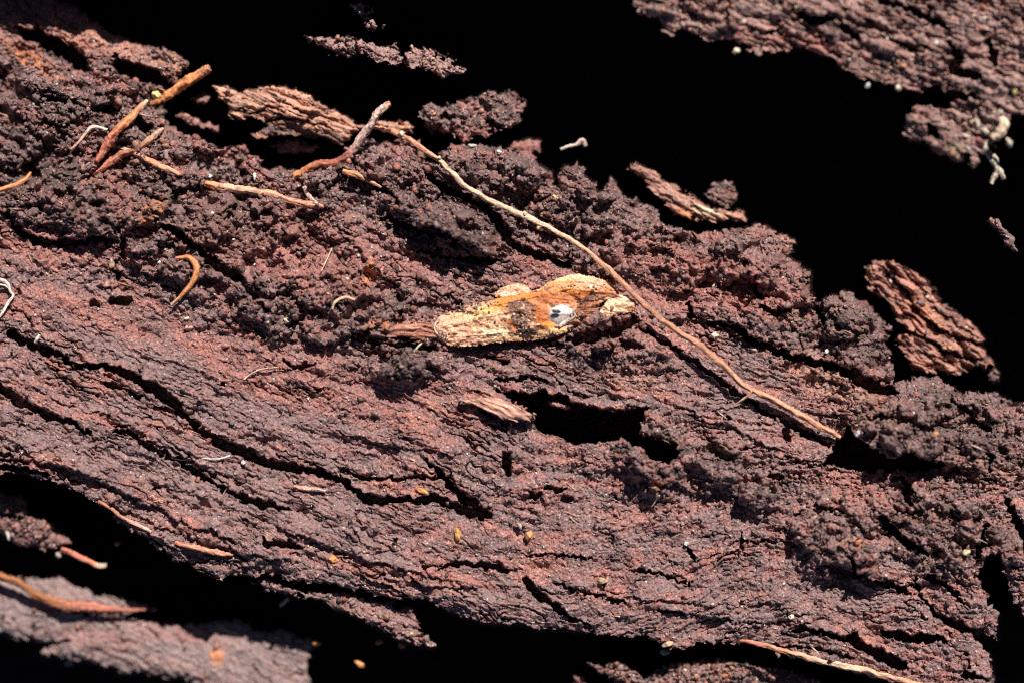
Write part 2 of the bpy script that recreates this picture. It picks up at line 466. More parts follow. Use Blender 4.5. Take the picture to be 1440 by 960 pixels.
# ---- terraces along the fibre: each step stands a little above what lies below it
def ledge(pts, h, reach):
    sl = window(us, vs, pts, reach * 2.2)
    u = U[sl]; v = V[sl]
    uu = u + 7 * perlin(u / 22, v / 18, 220) + 2.5 * perlin(u / 6, v / 6, 221)
    vv = v + 6 * perlin(u / 22, v / 18, 222) + 2.5 * perlin(u / 6, v / 6, 223)
    d, side = line_dist(uu, vv, pts, 1.0)
    P = np.array(pts); t = (uu - P[0, 0]) / (P[-1, 0] - P[0, 0])
    fade = smooth(-.02, .12, t) * smooth(1.02, .88, t)
    Z[sl] += np.where(side < 0, h * np.exp(-(d / reach) ** 1.3), 0) * fade * smooth(-3, 1, -d * side)
for L_ in [([(-60, 620), (0, 636), (90, 655), (170, 690), (260, 735), (360, 770)], 12, 26),
           ([(60, 560), (140, 580), (260, 640), (330, 690)], 7, 18),
           ([(140, 700), (230, 745), (330, 775), (430, 790)], 9, 20),
           ([(200, 750), (300, 790), (380, 800)], 6, 16),
           ([(380, 735), (470, 770), (560, 800), (640, 815)], 9, 22),
           ([(490, 800), (600, 826), (690, 822)], 8, 18),
           ([(740, 782), (790, 778), (835, 786)], 4, 14),
           ([(780, 822), (870, 838), (1000, 850), (1130, 845)], 7, 22),
           ([(880, 802), (940, 806), (975, 822)], 5, 16),
           ([(920, 857), (1030, 872), (1150, 880)], 8, 20),
           ([(1150, 707), (1190, 722), (1240, 760)], 12, 24),
           ([(1170, 790), (1230, 820), (1280, 830)], 10, 20),
           ([(480, 608), (560, 628), (660, 640)], 6, 18),
           ([(1000, 590), (1070, 620), (1150, 660)], 8, 22),
           ([(905, 445), (1000, 452), (1100, 500), (1180, 540)], 9, 22),
           ([(320, 430), (390, 470), (470, 500)], 6, 18),
           ([(20, 320), (70, 343), (150, 337)], 22, 40),
           ([(160, 345), (250, 380), (340, 395)], 10, 26),
           ([(540, 312), (620, 330), (700, 372)], 16, 34),
           ([(1180, 628), (1250, 648), (1340, 657)], 34, 60),
           ([(520, 480), (570, 484), (612, 486)], 6, 20),
           ([(940, 318), (1000, 322), (1050, 322)], -8, 16),
           ([(40, 120), (110, 140), (160, 150)], 10, 26),
           ([(700, 556), (760, 552), (823, 572), (913, 574)], 9, 26)]:
    ledge(*L_)
# ---- cracks and pits read off the wood, with some shadow lines carved in
CR = [([(16, 470), (43, 486), (67, 493), (90, 504), (113, 516), (143, 516), (167, 520), (200, 537), (227, 553), (247, 570), (267, 593), (290, 610), (317, 627), (354, 641),
        (382, 652), (425, 659), (453, 664), (489, 678), (505, 698), (522, 704), (551, 701), (579, 703), (618, 702), (640, 713), (664, 723), (690, 723)],
       [7, 9, 9, 4, 3, 6, 8, 9, 12, 10, 6, 8, 9, 10, 8, 8, 6, 5, 7, 9, 7, 7, 6, 8, 10, 7], 46),
      ([(-20, 535), (0, 545), (20, 560), (43, 573), (73, 587), (100, 593), (126, 611)], [7, 8, 8, 6, 7, 5, 3], 36),
      ([(160, 603), (187, 610), (207, 627), (227, 636), (255, 650), (283, 670), (308, 684), (336, 698), (372, 709), (407, 716)], [3, 5, 6, 5, 5, 6, 5, 6, 7, 4], 34),
      ([(150, 537), (172, 545), (200, 560)], 5, 22), ([(225, 575), (250, 584)], 4, 20),
      ([(597, 645), (618, 662), (636, 684), (653, 702), (680, 716)], [3, 5, 7, 8, 6], 44),
      ([(480, 661), (515, 672), (551, 674), (586, 670), (622, 673)], [3, 4, 4, 3, 4], 26),
      ([(620, 797), (639, 792), (678, 793), (710, 800)], [2, 5, 5, 6], 26),
      ([(738, 815), (760, 838), (784, 854), (802, 868), (830, 880)], [6, 8, 8, 4, 3], 40),
      ([(784, 822), (830, 835), (873, 845)], 2.4, 18), ([(898, 802), (940, 808), (969, 822)], 2.6, 20),
      ([(923, 857), (965, 864)], 3, 16), ([(742, 781), (786, 779), (830, 785)], 2.2, 14),
      ([(375, 762), (414, 766)], 8, 34), ([(713, 640), (713, 664)], 8, 40), ([(745, 696), (757, 696)], 6, 24), ([(768, 685), (790, 690)], 4.5, 24),
      ([(795, 701), (800, 702)], 5, 18), ([(553, 758), (554, 766)], 4, 22), ([(699, 534), (745, 531), (767, 535)], [2, 5, 2.5], 26),
      ([(638, 362), (668, 366), (703, 367)], [3, 7, 4], 30), ([(587, 353), (630, 362)], 3, 20),
      ([(604, 245), (627, 267), (653, 277), (683, 293), (700, 313), (713, 337), (733, 350), (767, 363), (800, 373)], [6, 8, 6, 7, 10, 9, 9, 7, 5], 58),
      ([(543, 307), (580, 323), (617, 327), (640, 337)], [7, 8, 7, 5], 36), ([(530, 262), (548, 272), (562, 290)], 5, 30),
      ([(20, 320), (43, 337), (77, 342), (110, 340), (147, 336)], [6, 7, 6, 6, 5], 28),  # the shadow under a lump, carved as a crack
      ([(233, 318), (253, 330), (287, 358), (310, 380), (332, 388)], [6, 5, 7, 9, 10], 38), ([(335, 390), (353, 413), (380, 440)], [5, 5, 3], 24),
      ([(160, 424), (178, 424)], 7, 32), ([(167, 383), (168, 392)], 6, 28), ([(173, 338), (175, 360)], 5, 26),
      ([(398, 506), (420, 517), (443, 512)], 3.6, 20), ([(133, 426), (136, 430)], 5, 20), ([(305, 540), (312, 541)], 4, 16),
      ([(27, 42), (60, 55), (95, 72), (118, 95)], [9, 15, 18, 13], 110), ([(162, 86), (185, 100), (222, 110)], [10, 17, 13], 100),
      ([(132, 152), (162, 157)], 8, 40), ([(190, 168), (206, 180)], 9, 50), ([(60, 135), (90, 142)], 5, 24), ([(40, 230), (52, 246)], 6, 30),
      ([(0, 298), (22, 308)], 4, 22), ([(210, 275), (230, 280)], 4, 20), ([(225, 105), (232, 122)], 7, 50),
      ([(997, 453), (1037, 461), (1053, 477), (1077, 485), (1098, 497), (1118, 503), (1158, 512), (1190, 522), (1225, 542), (1252, 552)],
       [3, 6, 7, 6, 7, 7, 8, 11, 12, 10], 56),
      ([(1069, 433), (1090, 440), (1110, 437)], [5, 6, 4], 34), ([(1061, 392), (1069, 420)], 4, 24), ([(966, 430), (972, 444)], 6, 34),
      ([(1150, 432), (1157, 450)], 6, 36), ([(1106, 604), (1108, 618)], 6, 30), ([(1082, 668), (1098, 670)], 5, 28), ([(1117, 723), (1127, 725)], 3.4, 20),
      ([(968, 774), (976, 783)], 6, 28), ([(1043, 752), (1044, 770)], 2.6, 20), ([(1048, 762), (1090, 761)], 2.4, 16), ([(1150, 707), (1160, 715), (1185, 719)], 2.4, 14),
      ([(1277, 682), (1278, 702)], 9, 50), ([(1262, 671), (1270, 675)], 6, 26), ([(1240, 730), (1270, 758), (1302, 778)], [8, 8, 5], 42),
      ([(1196, 786), (1203, 806), (1235, 818), (1270, 828)], [6, 6, 5, 6], 34), ([(1284, 811), (1302, 847), (1316, 864), (1340, 876), (1380, 890)], [3, 4, 4, 8, 8], 40),
      ([(1309, 811), (1334, 825), (1355, 847)], [6, 5, 3], 30), ([(1242, 890), (1280, 896), (1325, 897)], [5, 9, 7], 56),
      ([(1196, 896), (1231, 918), (1270, 936)], [8, 11, 8], 60), ([(1120, 884), (1157, 889), (1192, 898)], [3, 6, 6], 34),
      ([(905, 463), (950, 491), (1000, 526), (1050, 562), (1110, 597), (1164, 624)], [4, 4, 5, 5, 5, 6], 26), ([(1355, 946), (1396, 958)], 5, 34), ([(1388, 737), (1376, 776)], [4, 8], 50), ([(1417, 700), (1424, 722), (1440, 750), (1445, 780)], [5, 7, 8, 6], 80),  # first groove follows the long root's shadow, carved to strengthen its dark line
      ([(1385, 673), (1404, 676)], 3.5, 22), ([(1392, 640), (1394, 660)], 4, 24), ([(1340, 560), (1362, 580), (1390, 605)], 3.5, 26),
      ([(1080, 905), (1150, 912), (1200, 925)], 3, 20), ([(520, 481), (560, 486), (612, 489)], [4, 5, 6], 26), ([(545, 527), (570, 531), (588, 528)], 3, 8),  # last one carves in the shade beneath the clod
      ([(0, 655), (40, 662), (66, 668)], 5, 60), ([(0, 646), (36, 650)], 3, 24), ([(800, 478), (850, 470), (895, 452)], [8, 14, 6], 34), ([(690, 500), (712, 510)], 5, 20)]
carve(us, vs, U, V, Z, CR)
HOLE = [(700, 549), (733, 553), (763, 551), (797, 559), (823, 573), (870, 577), (913, 573), (906, 584), (897, 594), (901, 608), (923, 619), (955, 626),
        (951, 643), (933, 652), (917, 643), (880, 617), (847, 620), (810, 624), (780, 611), (753, 607), (751, 588), (738, 572), (716, 560)]
carve_poly(us, vs, U, V, Z, HOLE, 320, soft=1.5)
carve_poly(us, vs, U, V, Z, [(1192, 600), (1206, 616), (1235, 634), (1258, 645), (1275, 632), (1303, 647), (1345, 655), (1290, 660), (1222, 662), (1160, 652), (1176, 622)], 150, soft=1.5)  # wedge shadow under the right chunk, deepened as a carved pit
# ---- rounding at the outline
Z -= (9 + 14 * smooth(560, 380, V)) * np.exp(-np.maximum(sd, 0) / 5.0) + 8 * smooth(560, 380, V) * np.exp(-np.maximum(sd, 0) / 30.0)
# ---- pigment zones
for (cx, cy, rx, ry, an, c, k) in [
        (420, 350, 150, 50, 15, RED, .55), (60, 345, 90, 30, 10, RED, .5), (980, 385, 130, 35, 20, RED, .6), (1180, 545, 90, 22, 30, TAN, .45),
        (1080, 400, 60, 40, 20, RED, .4), (565, 463, 55, 11, 3, ORANGE, .55), (712, 572, 42, 11, 24, TAN, .4), (660, 585, 40, 16, 20, RED, .5),
        (900, 525, 40, 18, 0, TAN, .35), (450, 540, 180, 40, 15, RED, .45), (120, 440, 160, 30, 10, RED, .3), (830, 425, 200, 60, 10, RED, .3),
        (180, 500, 130, 14, 22, GREY, .8), (250, 560, 60, 14, 35, GREY, .9), (400, 600, 120, 24, 12, GREY, .8), (150, 640, 200, 26, 20, GREY, .8),
        (350, 680, 160, 40, 20, GREY, .6), (450, 750, 160, 40, 15, GREY, .5), (800, 860, 200, 22, 8, GREY, .7), (1060, 870, 100, 16, 8, GREY, .5),
        (1190, 830, 60, 24, 10, GREY, .7), (800, 520, 60, 18, 0, DARK, .5), (572, 512, 38, 20, -5, DARK, .45), (1200, 470, 60, 40, 30, DARK, .45),
        (1320, 600, 120, 50, 12, DARK, .35), (640, 320, 90, 36, 20, DARK, .65), (330, 310, 60, 36, 20, DARK, .5), (700, 260, 100, 40, 20, DARK, .35),
        (1290, 740, 60, 30, 10, DARK, .4), (110, 280, 160, 40, 10, DARK, .5), (80, 190, 90, 60, 0, DARK, .45), (90, 40, 110, 26, 20, RED, .6),
        (40, 78, 44, 9, 30, ORANGE, .5), (150, 55, 70, 16, 26, TAN, .5), (235, 95, 24, 24, 0, TAN, .5), (98, 58, 18, 10, 20, ORANGE, .5), (290, 375, 30, 20, 0, DARK, .4), (1380, 660, 60, 14, 5, TAN, .35), (1200, 690, 70, 22, 20, RED, .5), (1110, 340, 20, 10, 20, TAN, .5),
        (925, 688, 9, 5, 20, ORANGE, .9), (1192, 762, 22, 6, 0, TAN, .8), (1207, 765, 7, 6, 0, ORANGE, .8), (640, 815, 70, 8, 10, RED, .7), (520, 800, 50, 8, 12, RED, .7),
        (150, 245, 80, 20, 60, RED, .5), (210, 300, 16, 26, 20, ORANGE, .4), (520, 385, 7, 18, 5, ORANGE, .8)]:
    w = blob(U, V, cx + 10 * perlin(U / 30, V / 30, 90), cy + 8 * perlin(U / 24, V / 24, 91), rx, ry, an, hard=.5)
    w = np.clip(w * (k + .35 * perlin(U / 10, V / 7, 92)), 0, 1)
    tex = (1 + .35 * perlin(U / 5, V / 4.5, 93))[..., None]
    col = col + (c * tex - col) * w[..., None]
col = np.clip(col, .012, .8)
Zmain = Z
o = sheet("heart_wood", M_WOOD, U, V, Z, sd > 0, None, col, log, bottom_abs=FLOOR)
SDM = sd
def zmain(u, v):
    """height of the main mass at (u, v)"""
    i = int(np.clip(np.searchsorted(us, u), 0, len(us) - 1)); j = int(np.clip(np.searchsorted(vs, v), 0, len(vs) - 1))
    return float(Zmain[j, i])
def zsmooth(u, v, r=6):
    i0, i1 = np.searchsorted(us, [u - r, u + r]); j0, j1 = np.searchsorted(vs, [v - r, v + r])
    return float(np.percentile(Zmain[j0:j1 + 1, i0:i1 + 1], 75))

# ================================================================== the deep hollow under it all
us2 = np.arange(-900, 2340, 9.0).astype(F32); vs2 = np.arange(-900, 1860, 9.0).astype(F32)
U2, V2 = np.meshgrid(us2, vs2)
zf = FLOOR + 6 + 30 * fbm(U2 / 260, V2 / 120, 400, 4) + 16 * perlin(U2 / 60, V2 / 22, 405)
c2 = np.broadcast_to(np.array([0.034, 0.021, 0.017], F32), U2.shape + (3,)) * (1 + .4 * fbm(U2 / 60, V2 / 20, 407, 3))[..., None]  # damp rotten wood, made near black to deepen the hollow's shade
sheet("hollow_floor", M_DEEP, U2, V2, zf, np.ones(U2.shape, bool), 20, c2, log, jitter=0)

# ================================================================== other pieces
SURF = []
def piece(name, poly, base, seed, mat=M_WOOD, dome=14, dfall=16, soilk=.3, amp=1.0, step=STEP, cracks=(), zones=(), parent=None, thick=None,
          grad=(0, 0), edge=1.0, tint=None, tintk=.5, bumps=(), flat=False, strata=None, jit=1.0):
    P = np.array(poly, F32)
    a0, a1 = P[:, 0].min() - 12, P[:, 0].max() + 12; b0, b1 = P[:, 1].min() - 12, P[:, 1].max() + 12
    uu = grid_lines(a0, a1, step, max(a0, -14), min(a1, 1454)); vv = grid_lines(b0, b1, step, max(b0, -12), min(b1, 972))
    U, V = np.meshgrid(uu, vv)
    if thick is not None and not flat: thick = base - FLOOR
    if thick is not None and flat: thick = thick
    sd = poly_sd(U, V, poly) + edge * (1 - soilk) * 4.5 * perlin((U + V * .4) / 16, (V - .42 * U) / 5, 507 + seed) + edge * (4.0 * perlin(U / 20, V / 16, 500 + seed) + 3.0 * perlin(U / 8, V / 7, 501 + seed) + 1.6 * perlin(U / 3.6, V / 3.6, 502 + seed))
    soil = np.clip(np.full(U.shape, soilk, F32) + .5 * fbm(U / 50, V / 40, 503 + seed, 2), 0, 1)
    zr, col = wood_relief(U, V, soil, seed, amp, None, np.clip(1.1 - 1.6 * soil, 0, 1))
    cu, cv = P.mean(0)
    Z = base + zr + grad[0] * (U - cu) + grad[1] * (V - cv)
    if strata is not None:      # layered, torn fibre running along one direction
        an, wl, am = strata; ca, sa = math.cos(math.radians(an)), math.sin(math.radians(an))
        al = U * ca + V * sa + 3 * perlin(U / 18, V / 18, 508 + seed); ac = -U * sa + V * ca + 3.5 * perlin(U / 26, V / 20, 509 + seed)
        s1 = np.abs(perlin(al / 60, ac / wl, 510 + seed)); s2 = np.abs(perlin(al / 30, ac / (wl * .45), 511 + seed))
        Z = Z + am * (1.6 * s1 + .8 * s2)
        sd = sd + 5 * perlin(al / 40, ac / (wl * .6), 512 + seed) * np.exp(-np.maximum(sd, 0) / 12)
        col_mul = 1 + .5 * perlin(al / 45, ac / (wl * .5), 513 + seed) - .25 * (s1 < .08)
    else: col_mul = 1.0
    for b in bumps: Z += bump_at(U, V, *b[:5], b[5], .8)
    carve(uu, vv, U, V, Z, cracks, seed)
    Z -= dome * .6 * np.exp(-np.maximum(sd, 0) / dfall) + 5 * np.exp(-np.maximum(sd, 0) / 3.0)
    if tint is not None:
        col = col + (tint - col) * tintk * (1 + .4 * perlin(U / 9, V / 5, 505))[..., None]
    for (cx, cy, rx, ry, an, c, k) in zones:
        w = np.clip(blob(U, V, cx, cy, rx, ry, an, hard=.5) * (k + .4 * perlin(U / 8, V / 6, 506)), 0, 1)
        col = col + (c - col) * w[..., None]
    if strata is not None: col = col * col_mul[..., None]
    col = np.clip(col, .012, .85)
    SURF.append((uu, vv, Z, sd, (0.0 if flat else .3 if soilk <= .2 and parent is None else 1.0) * float((sd > 0).sum()) * float(uu[len(uu) // 2 + 1] - uu[len(uu) // 2]) ** 2, a0, b0, a1, b1))
    o = sheet(name, mat, U, V, Z, sd > 0, thick, col, parent, jitter=jit, jseed=seed, closed=thick is not None, bottom_abs=None if thick is not None else FLOOR)
    return o, (uu, vv, Z)

# top right bank (its unseen parts above and right are extended to block the sun)
TR = [(-900, -900), (2300, -900), (2300, 170), (1640, 170), (1440, 165), (1424, 157), (1420, 173), (1404, 201), (1379, 209), (1376, 228), (1367, 236), (1359, 219), (1343, 228), (1331, 217),
      (1311, 209), (1299, 197), (1277, 201), (1271, 185), (1275, 161), (1287, 149), (1311, 153), (1327, 157), (1337, 145), (1336, 133), (1315, 121), (1287, 127), (1247, 121), (1214, 109),
      (1178, 93), (1172, 78), (1150, 75), (1118, 68), (1086, 75), (1065, 75), (1049, 66), (1021, 56), (997, 60), (977, 48), (957, 38), (943, 50), (924, 28), (896, 20), (892, 0), (880, -30),
      (700, -60), (300, -70), (60, -90), (-100, -140), (-900, -300)]
P_TR = [p for p in TR]
# only the strip next to the picture needs to be fine, so the bank is built in two parts
TRn = [(880, -60), (1640, -60), (1640, 440), (1520, 370), (1478, 250), (1468, 180)] + TR[4:42] + [(884, -30)]  # unseen right lobe added to keep sun off the hollow floor
piece("upper_bank", TRn, 78, 3, M_BARK, soilk=.3, dome=16, parent=log, amp=.8, strata=(22, 12, 8), jit=.8, tint=np.array([.40, .24, .20], F32), tintk=.45,
      cracks=[([(1228, -6), (1263, 8), (1295, 20), (1323, 32), (1332, 42)], [6, 6, 7, 7, 4], 46), ([(1126, 20), (1142, 30), (1166, 26)], [6, 9, 8], 40), ([(1182, 34), (1202, 52)], 6, 36),
              ([(1337, 62), (1350, 82), (1337, 96), (1380, 110)], [7, 9, 8, 7], 44), ([(1318, 138), (1340, 132), (1375, 138)], [6, 8, 5], 50),
              ([(1390, 60), (1400, 90)], 6, 34), ([(1240, 50), (1300, 76)], 3, 20), ([(1020, 10), (1022, 30)], 3, 16), ([(1080, 46), (1100, 48)], 4, 24), ([(1308, 180), (1320, 190)], 7, 40)],
      zones=[(1140, 62, 50, 14, 5, RED, .6), (1050, 50, 60, 20, 10, RED, .3), (1371, 173, 5, 8, 0, np.array([.75, .62, .42], F32), .9),
             (1345, 213, 12, 10, 0, np.array([.42, .40, .24], F32), .8), (1319, 217, 6, 4, 0, ORANGE, .9), (1027, 54, 5, 3, 0, TAN, .9), (1384, 12, 5, 4, 0, ORANGE, .8)])
uu = np.arange(-900, 2340, 14.0).astype(F32); vv = np.arange(-900, -20, 14.0).astype(F32)
Ub, Vb = np.meshgrid(uu, vv)
occluder_poly = [(-900, -900), (2300, -900), (2300, -52), (884, -52), (700, -60), (300, -70), (60, -90), (-100, -140), (-900, -300)]
sdb = poly_sd(Ub, Vb, occluder_poly)
zb, cb = wood_relief(Ub, Vb, np.full(Ub.shape, .3, F32), 4)
sheet("upper_bank", M_BARK, Ub, Vb, 60 + zb * 1.5, sdb > 0, None, cb, log, jitter=0, bottom_abs=FLOOR)  # unseen far bank, added as an occluder to shade the upper hollow

# lower left slab
LL = [(-200, 800), (0, 806), (28, 813), (53, 813), (85, 808), (103, 818), (135, 836), (170, 838), (198, 848), (220, 855), (191, 860), (170, 865), (212, 870), (262, 878), (283, 877), (312, 870),
      (333, 870), (358, 880), (372, 889), (407, 887), (432, 896), (444, 903), (437, 914), (430, 942), (440, 965), (450, 1010), (300, 1010), (269, 957), (227, 949), (177, 946), (135, 932),
      (81, 921), (58, 917), (71, 905), (35, 901), (0, 892), (-200, 880)]
_, LLg = piece("lower_slab", LL, -118, 6, M_WOOD, soilk=.08, dome=22, dfall=20, parent=log, amp=.42, tint=np.array([.30, .225, .215], F32), tintk=.65, edge=.8,
      cracks=[([(170, 862), (120, 862), (80, 856)], [5, 3, 2], 20), ([(70, 905), (95, 900)], 3, 16), ([(355, 885), (370, 876)], 3, 20)],
      zones=[(305, 922, 12, 10, 60, ORANGE, .8), (250, 890, 60, 14, 8, RED, .35), (140, 900, 60, 14, 10, RED, .3)])
piece("wood_splinter", [(648, 562), (666, 556), (690, 556), (710, 562), (730, 571), (742, 577), (754, 582), (748, 585), (752, 589), (740, 590), (728, 592), (708, 590), (698, 586), (686, 582), (676, 574), (660, 568)], 30, 51, M_BARK, soilk=0, dome=2, dfall=2, parent=log,
      thick=12, amp=.1, edge=.3, tint=np.array([.66, .34, .24], F32), tintk=.9, grad=(.10, -.05), flat=True, strata=(24, 8, 3.5), jit=.25)
piece("wood_splinter", [(516, 466), (530, 458), (552, 455), (580, 452), (604, 453), (614, 460), (612, 476), (590, 477), (560, 475), (536, 476), (522, 474)], 26, 52, M_BARK, soilk=0, dome=3, dfall=3, parent=log, strata=(2, 6, 5), jit=.25,
      thick=16, amp=.15, edge=.4, tint=np.array([.46, .17, .10], F32), tintk=.85, grad=(.05, 0), flat=True, zones=[(535, 466, 18, 10, 0, GREY * .7, .9), (575, 458, 22, 4, 0, TAN, .6)])
# grey sliver under the main edge
piece("wood_ledge", [(354, 815), (380, 812), (408, 826), (460, 834), (484, 830), (520, 840), (548, 848), (576, 852), (588, 868), (592, 884), (611, 906), (604, 912), (568, 900), (540, 888), (515, 876),
      (480, 860), (460, 848), (411, 834), (385, 834), (366, 824)], -22, 8, M_WOOD, soilk=.1, dome=12, dfall=8, parent=log, tint=GREY, tintk=.5, amp=.7)
# small chunk at the left edge
piece("wood_ledge", [(-60, 690), (0, 690), (18, 694), (34, 700), (42, 712), (40, 724), (71, 733), (85, 744), (97, 762), (85, 771), (57, 772), (21, 764), (0, 752), (-60, 740)],
      -85, 9, M_WOOD, soilk=.5, dome=14, dfall=10, parent=log, amp=.8, cracks=[([(0, 722), (30, 726)], 4, 24)], zones=[(28, 706, 16, 8, 0, TAN, .5)])
# bottom edge slab
piece("lower_slab", [(826, 934), (841, 928), (870, 932), (890, 942), (905, 948), (922, 940), (937, 934), (958, 930), (990, 926), (1015, 928), (1072, 935), (1114, 942), (1150, 955), (1200, 985), (1260, 1100), (820, 1100), (850, 990), (870, 962), (846, 948)],
      -58, 11, M_WOOD, soilk=.3, dome=16, dfall=12, parent=log, zones=[(1020, 948, 8, 6, 30, ORANGE, .8)], amp=.9)
piece("wood_ledge", [(808, 950), (822, 952), (830, 970), (825, 1010), (800, 1010)], -90, 12, M_WOOD, parent=log, dome=8, dfall=6)
# lit strip deep in the upper hollow
T1 = [(429, 50), (446, 54), (479, 54), (517, 56), (533, 65), (558, 65), (567, 73), (587, 67), (606, 69), (612, 79), (629, 81), (648, 84), (640, 92), (650, 100), (633, 110), (621, 106),
      (608, 102), (587, 96), (567, 92), (542, 88), (517, 81), (504, 77), (496, 83), (471, 77), (446, 67)]
piece("wood_ledge", T1, -20, 14, M_WOOD, soilk=.5, dome=10, dfall=5, parent=log, amp=.8, edge=1.6, tint=np.array([.45, .27, .24], F32), tintk=.6, cracks=[([(500, 56), (504, 80)], 3, 30), ([(565, 70), (572, 92)], 3, 30)])
piece("wood_ledge", [(500, 10), (520, 16), (533, 24), (536, 40), (530, 48), (520, 38), (502, 22)], -16, 15, M_WOOD, tint=np.array([.45, .30, .28], F32), tintk=.6, soilk=.8, dome=16, dfall=5, parent=log, amp=1.0, edge=2.2)

# ---- loose pieces: things of their own
F1 = [(300, 122), (320, 124), (340, 131), (360, 126), (372, 122), (400, 121), (425, 128), (450, 142), (475, 162), (500, 172), (530, 171), (560, 170), (584, 177), (580, 188), (560, 187),
      (540, 190), (520, 186), (497, 190), (482, 206), (470, 202), (450, 196), (420, 190), (390, 192), (365, 198), (355, 190), (374, 174), (366, 166), (345, 168), (330, 170), (318, 162), (320, 150), (309, 138)]
o, F1g = piece("bark_flake", F1, -48, 17, M_BARK, soilk=.1, dome=16, dfall=10, thick=22, amp=.6, strata=(20, 10, 7), jit=.6, tint=np.array([.60, .30, .20], F32), tintk=.85, edge=.6,
      cracks=[([(355, 160), (375, 152), (400, 156)], 2.6, 14), ([(372, 172), (400, 166), (440, 172), (470, 184)], [3, 3, 2, 2], 14)],
      zones=[(400, 186, 50, 12, 10, DARK, .8), (460, 192, 30, 10, 20, DARK, .6), (345, 150, 28, 16, -10, np.array([.52, .30, .20], F32), .6)])
tag(o, "long tan bark flake bridging the hollow at upper left, just left of the upright twig", "bark flake")
I1 = [(583, 157), (607, 143), (627, 147), (653, 143), (680, 130), (710, 132), (723, 127), (729, 140), (747, 149), (733, 157), (733, 173), (720, 183), (700, 182), (690, 187), (677, 193),
      (657, 200), (640, 193), (623, 190), (597, 177), (590, 167)]
o, _ = piece("soil_clump", I1, -62, 19, M_BARK, soilk=1, dome=20, dfall=9, thick=34, amp=.9, edge=1.6, cracks=[([(620, 165), (640, 163)], 5, 26), ([(690, 172), (700, 180)], 5, 24)])
tag(o, "crumbly brown clump of decayed wood standing alone in the dark hollow at top centre", "soil clump")
SH = [(884, 230), (896, 229), (909, 236), (926, 244), (944, 256), (958, 270), (985, 280), (1005, 290), (1030, 296), (1046, 296), (1051, 310), (1040, 314), (1010, 312), (985, 312), (960, 306), (944, 298), (930, 280), (905, 254), (884, 240)]
o, _ = piece("wood_splinter", SH, -58, 23, M_BARK, soilk=.2, dome=10, dfall=6, thick=20, amp=.45, edge=.7, strata=(28, 7, 6), jit=.4, tint=TAN, tintk=.6, grad=(-.08, 0),
      zones=[(992, 298, 20, 6, 22, np.array([.8, .62, .42], F32), .9), (966, 300, 14, 6, 20, ORANGE, .7), (1000, 306, 16, 4, 10, TAN, .6)])
tag(o, "pale reddish splinter with a cream patch, jutting over the dark hollow right of centre", "wood splinter")
o, _ = piece("soil_clump", [(990, 270), (1004, 256), (1022, 254), (1034, 262), (1036, 292), (1020, 296), (1000, 284)], -72, 24, M_BARK, soilk=1, dome=12, dfall=7, thick=26, amp=.7, edge=1.2, tint=DARK, tintk=.5)
tag(o, "small dark crumbly clump standing behind the pale reddish splinter", "soil clump")
R = [(1214, 376), (1230, 368), (1251, 366), (1283, 378), (1307, 396), (1319, 421), (1351, 441), (1375, 461), (1384, 485), (1400, 509), (1384, 518), (1363, 524), (1323, 524), (1279, 518), (1270, 501),
     (1259, 481), (1263, 466), (1275, 468), (1263, 449), (1247, 429), (1222, 404), (1213, 390)]
o, _ = piece("bark_flake", R, -62, 27, M_BARK, soilk=.2, dome=18, dfall=12, thick=34, amp=.7, edge=1.0, strata=(40, 12, 13), jit=.5, tint=np.array([.50, .22, .15], F32), tintk=.6,
      cracks=[([(1270, 466), (1300, 476), (1330, 494), (1360, 504), (1398, 506)], [4, 5, 5, 4, 3], 30), ([(1245, 380), (1275, 410), (1290, 440), (1330, 470), (1380, 484)], [3, 3.4, 4, 3.4, 3], 20),
              ([(1262, 374), (1290, 400), (1320, 440), (1366, 470)], 2, 10), ([(1290, 492), (1340, 510)], 2, 12)],
      zones=[(1300, 440, 40, 12, 45, ORANGE, .35), (1320, 516, 40, 6, 0, TAN, .6), (1340, 440, 20, 14, 40, DARK, .5), (1340, 488, 40, 7, 20, TAN, .4)])
tag(o, "thick layered reddish bark flake standing over the black hollow at right", "bark flake")
o, _ = piece("soil_clump", [(1388, 522), (1396, 514), (1404, 522), (1404, 536), (1396, 542), (1388, 536)], -70, 29, M_BARK, soilk=1, dome=8, dfall=4, thick=14, amp=.4)
tag(o, "tiny dark clump at the lower tip of the layered reddish flake", "soil clump")
o, _ = piece("bark_flake", [(1384, 312), (1394, 306), (1404, 308), (1414, 320), (1426, 334), (1430, 352), (1424, 354), (1414, 344), (1408, 328), (1394, 318)], 6, 31, M_BARK, soilk=.3, dome=6, dfall=4, thick=10, amp=.35, edge=.4)
tag(o, "small narrow bark scrap hanging in the black hollow near the right edge", "bark flake")
o, _ = piece("bark_flake", [(1402, 756), (1412, 762), (1425, 776), (1442, 800), (1470, 840), (1470, 870), (1440, 862), (1424, 842), (1410, 800)], -20, 33, M_BARK, soilk=.2, dome=8, dfall=5, thick=16, amp=.5, edge=.5)
tag(o, "narrow fibrous bark sliver at the right edge below the deep gap", "bark flake")
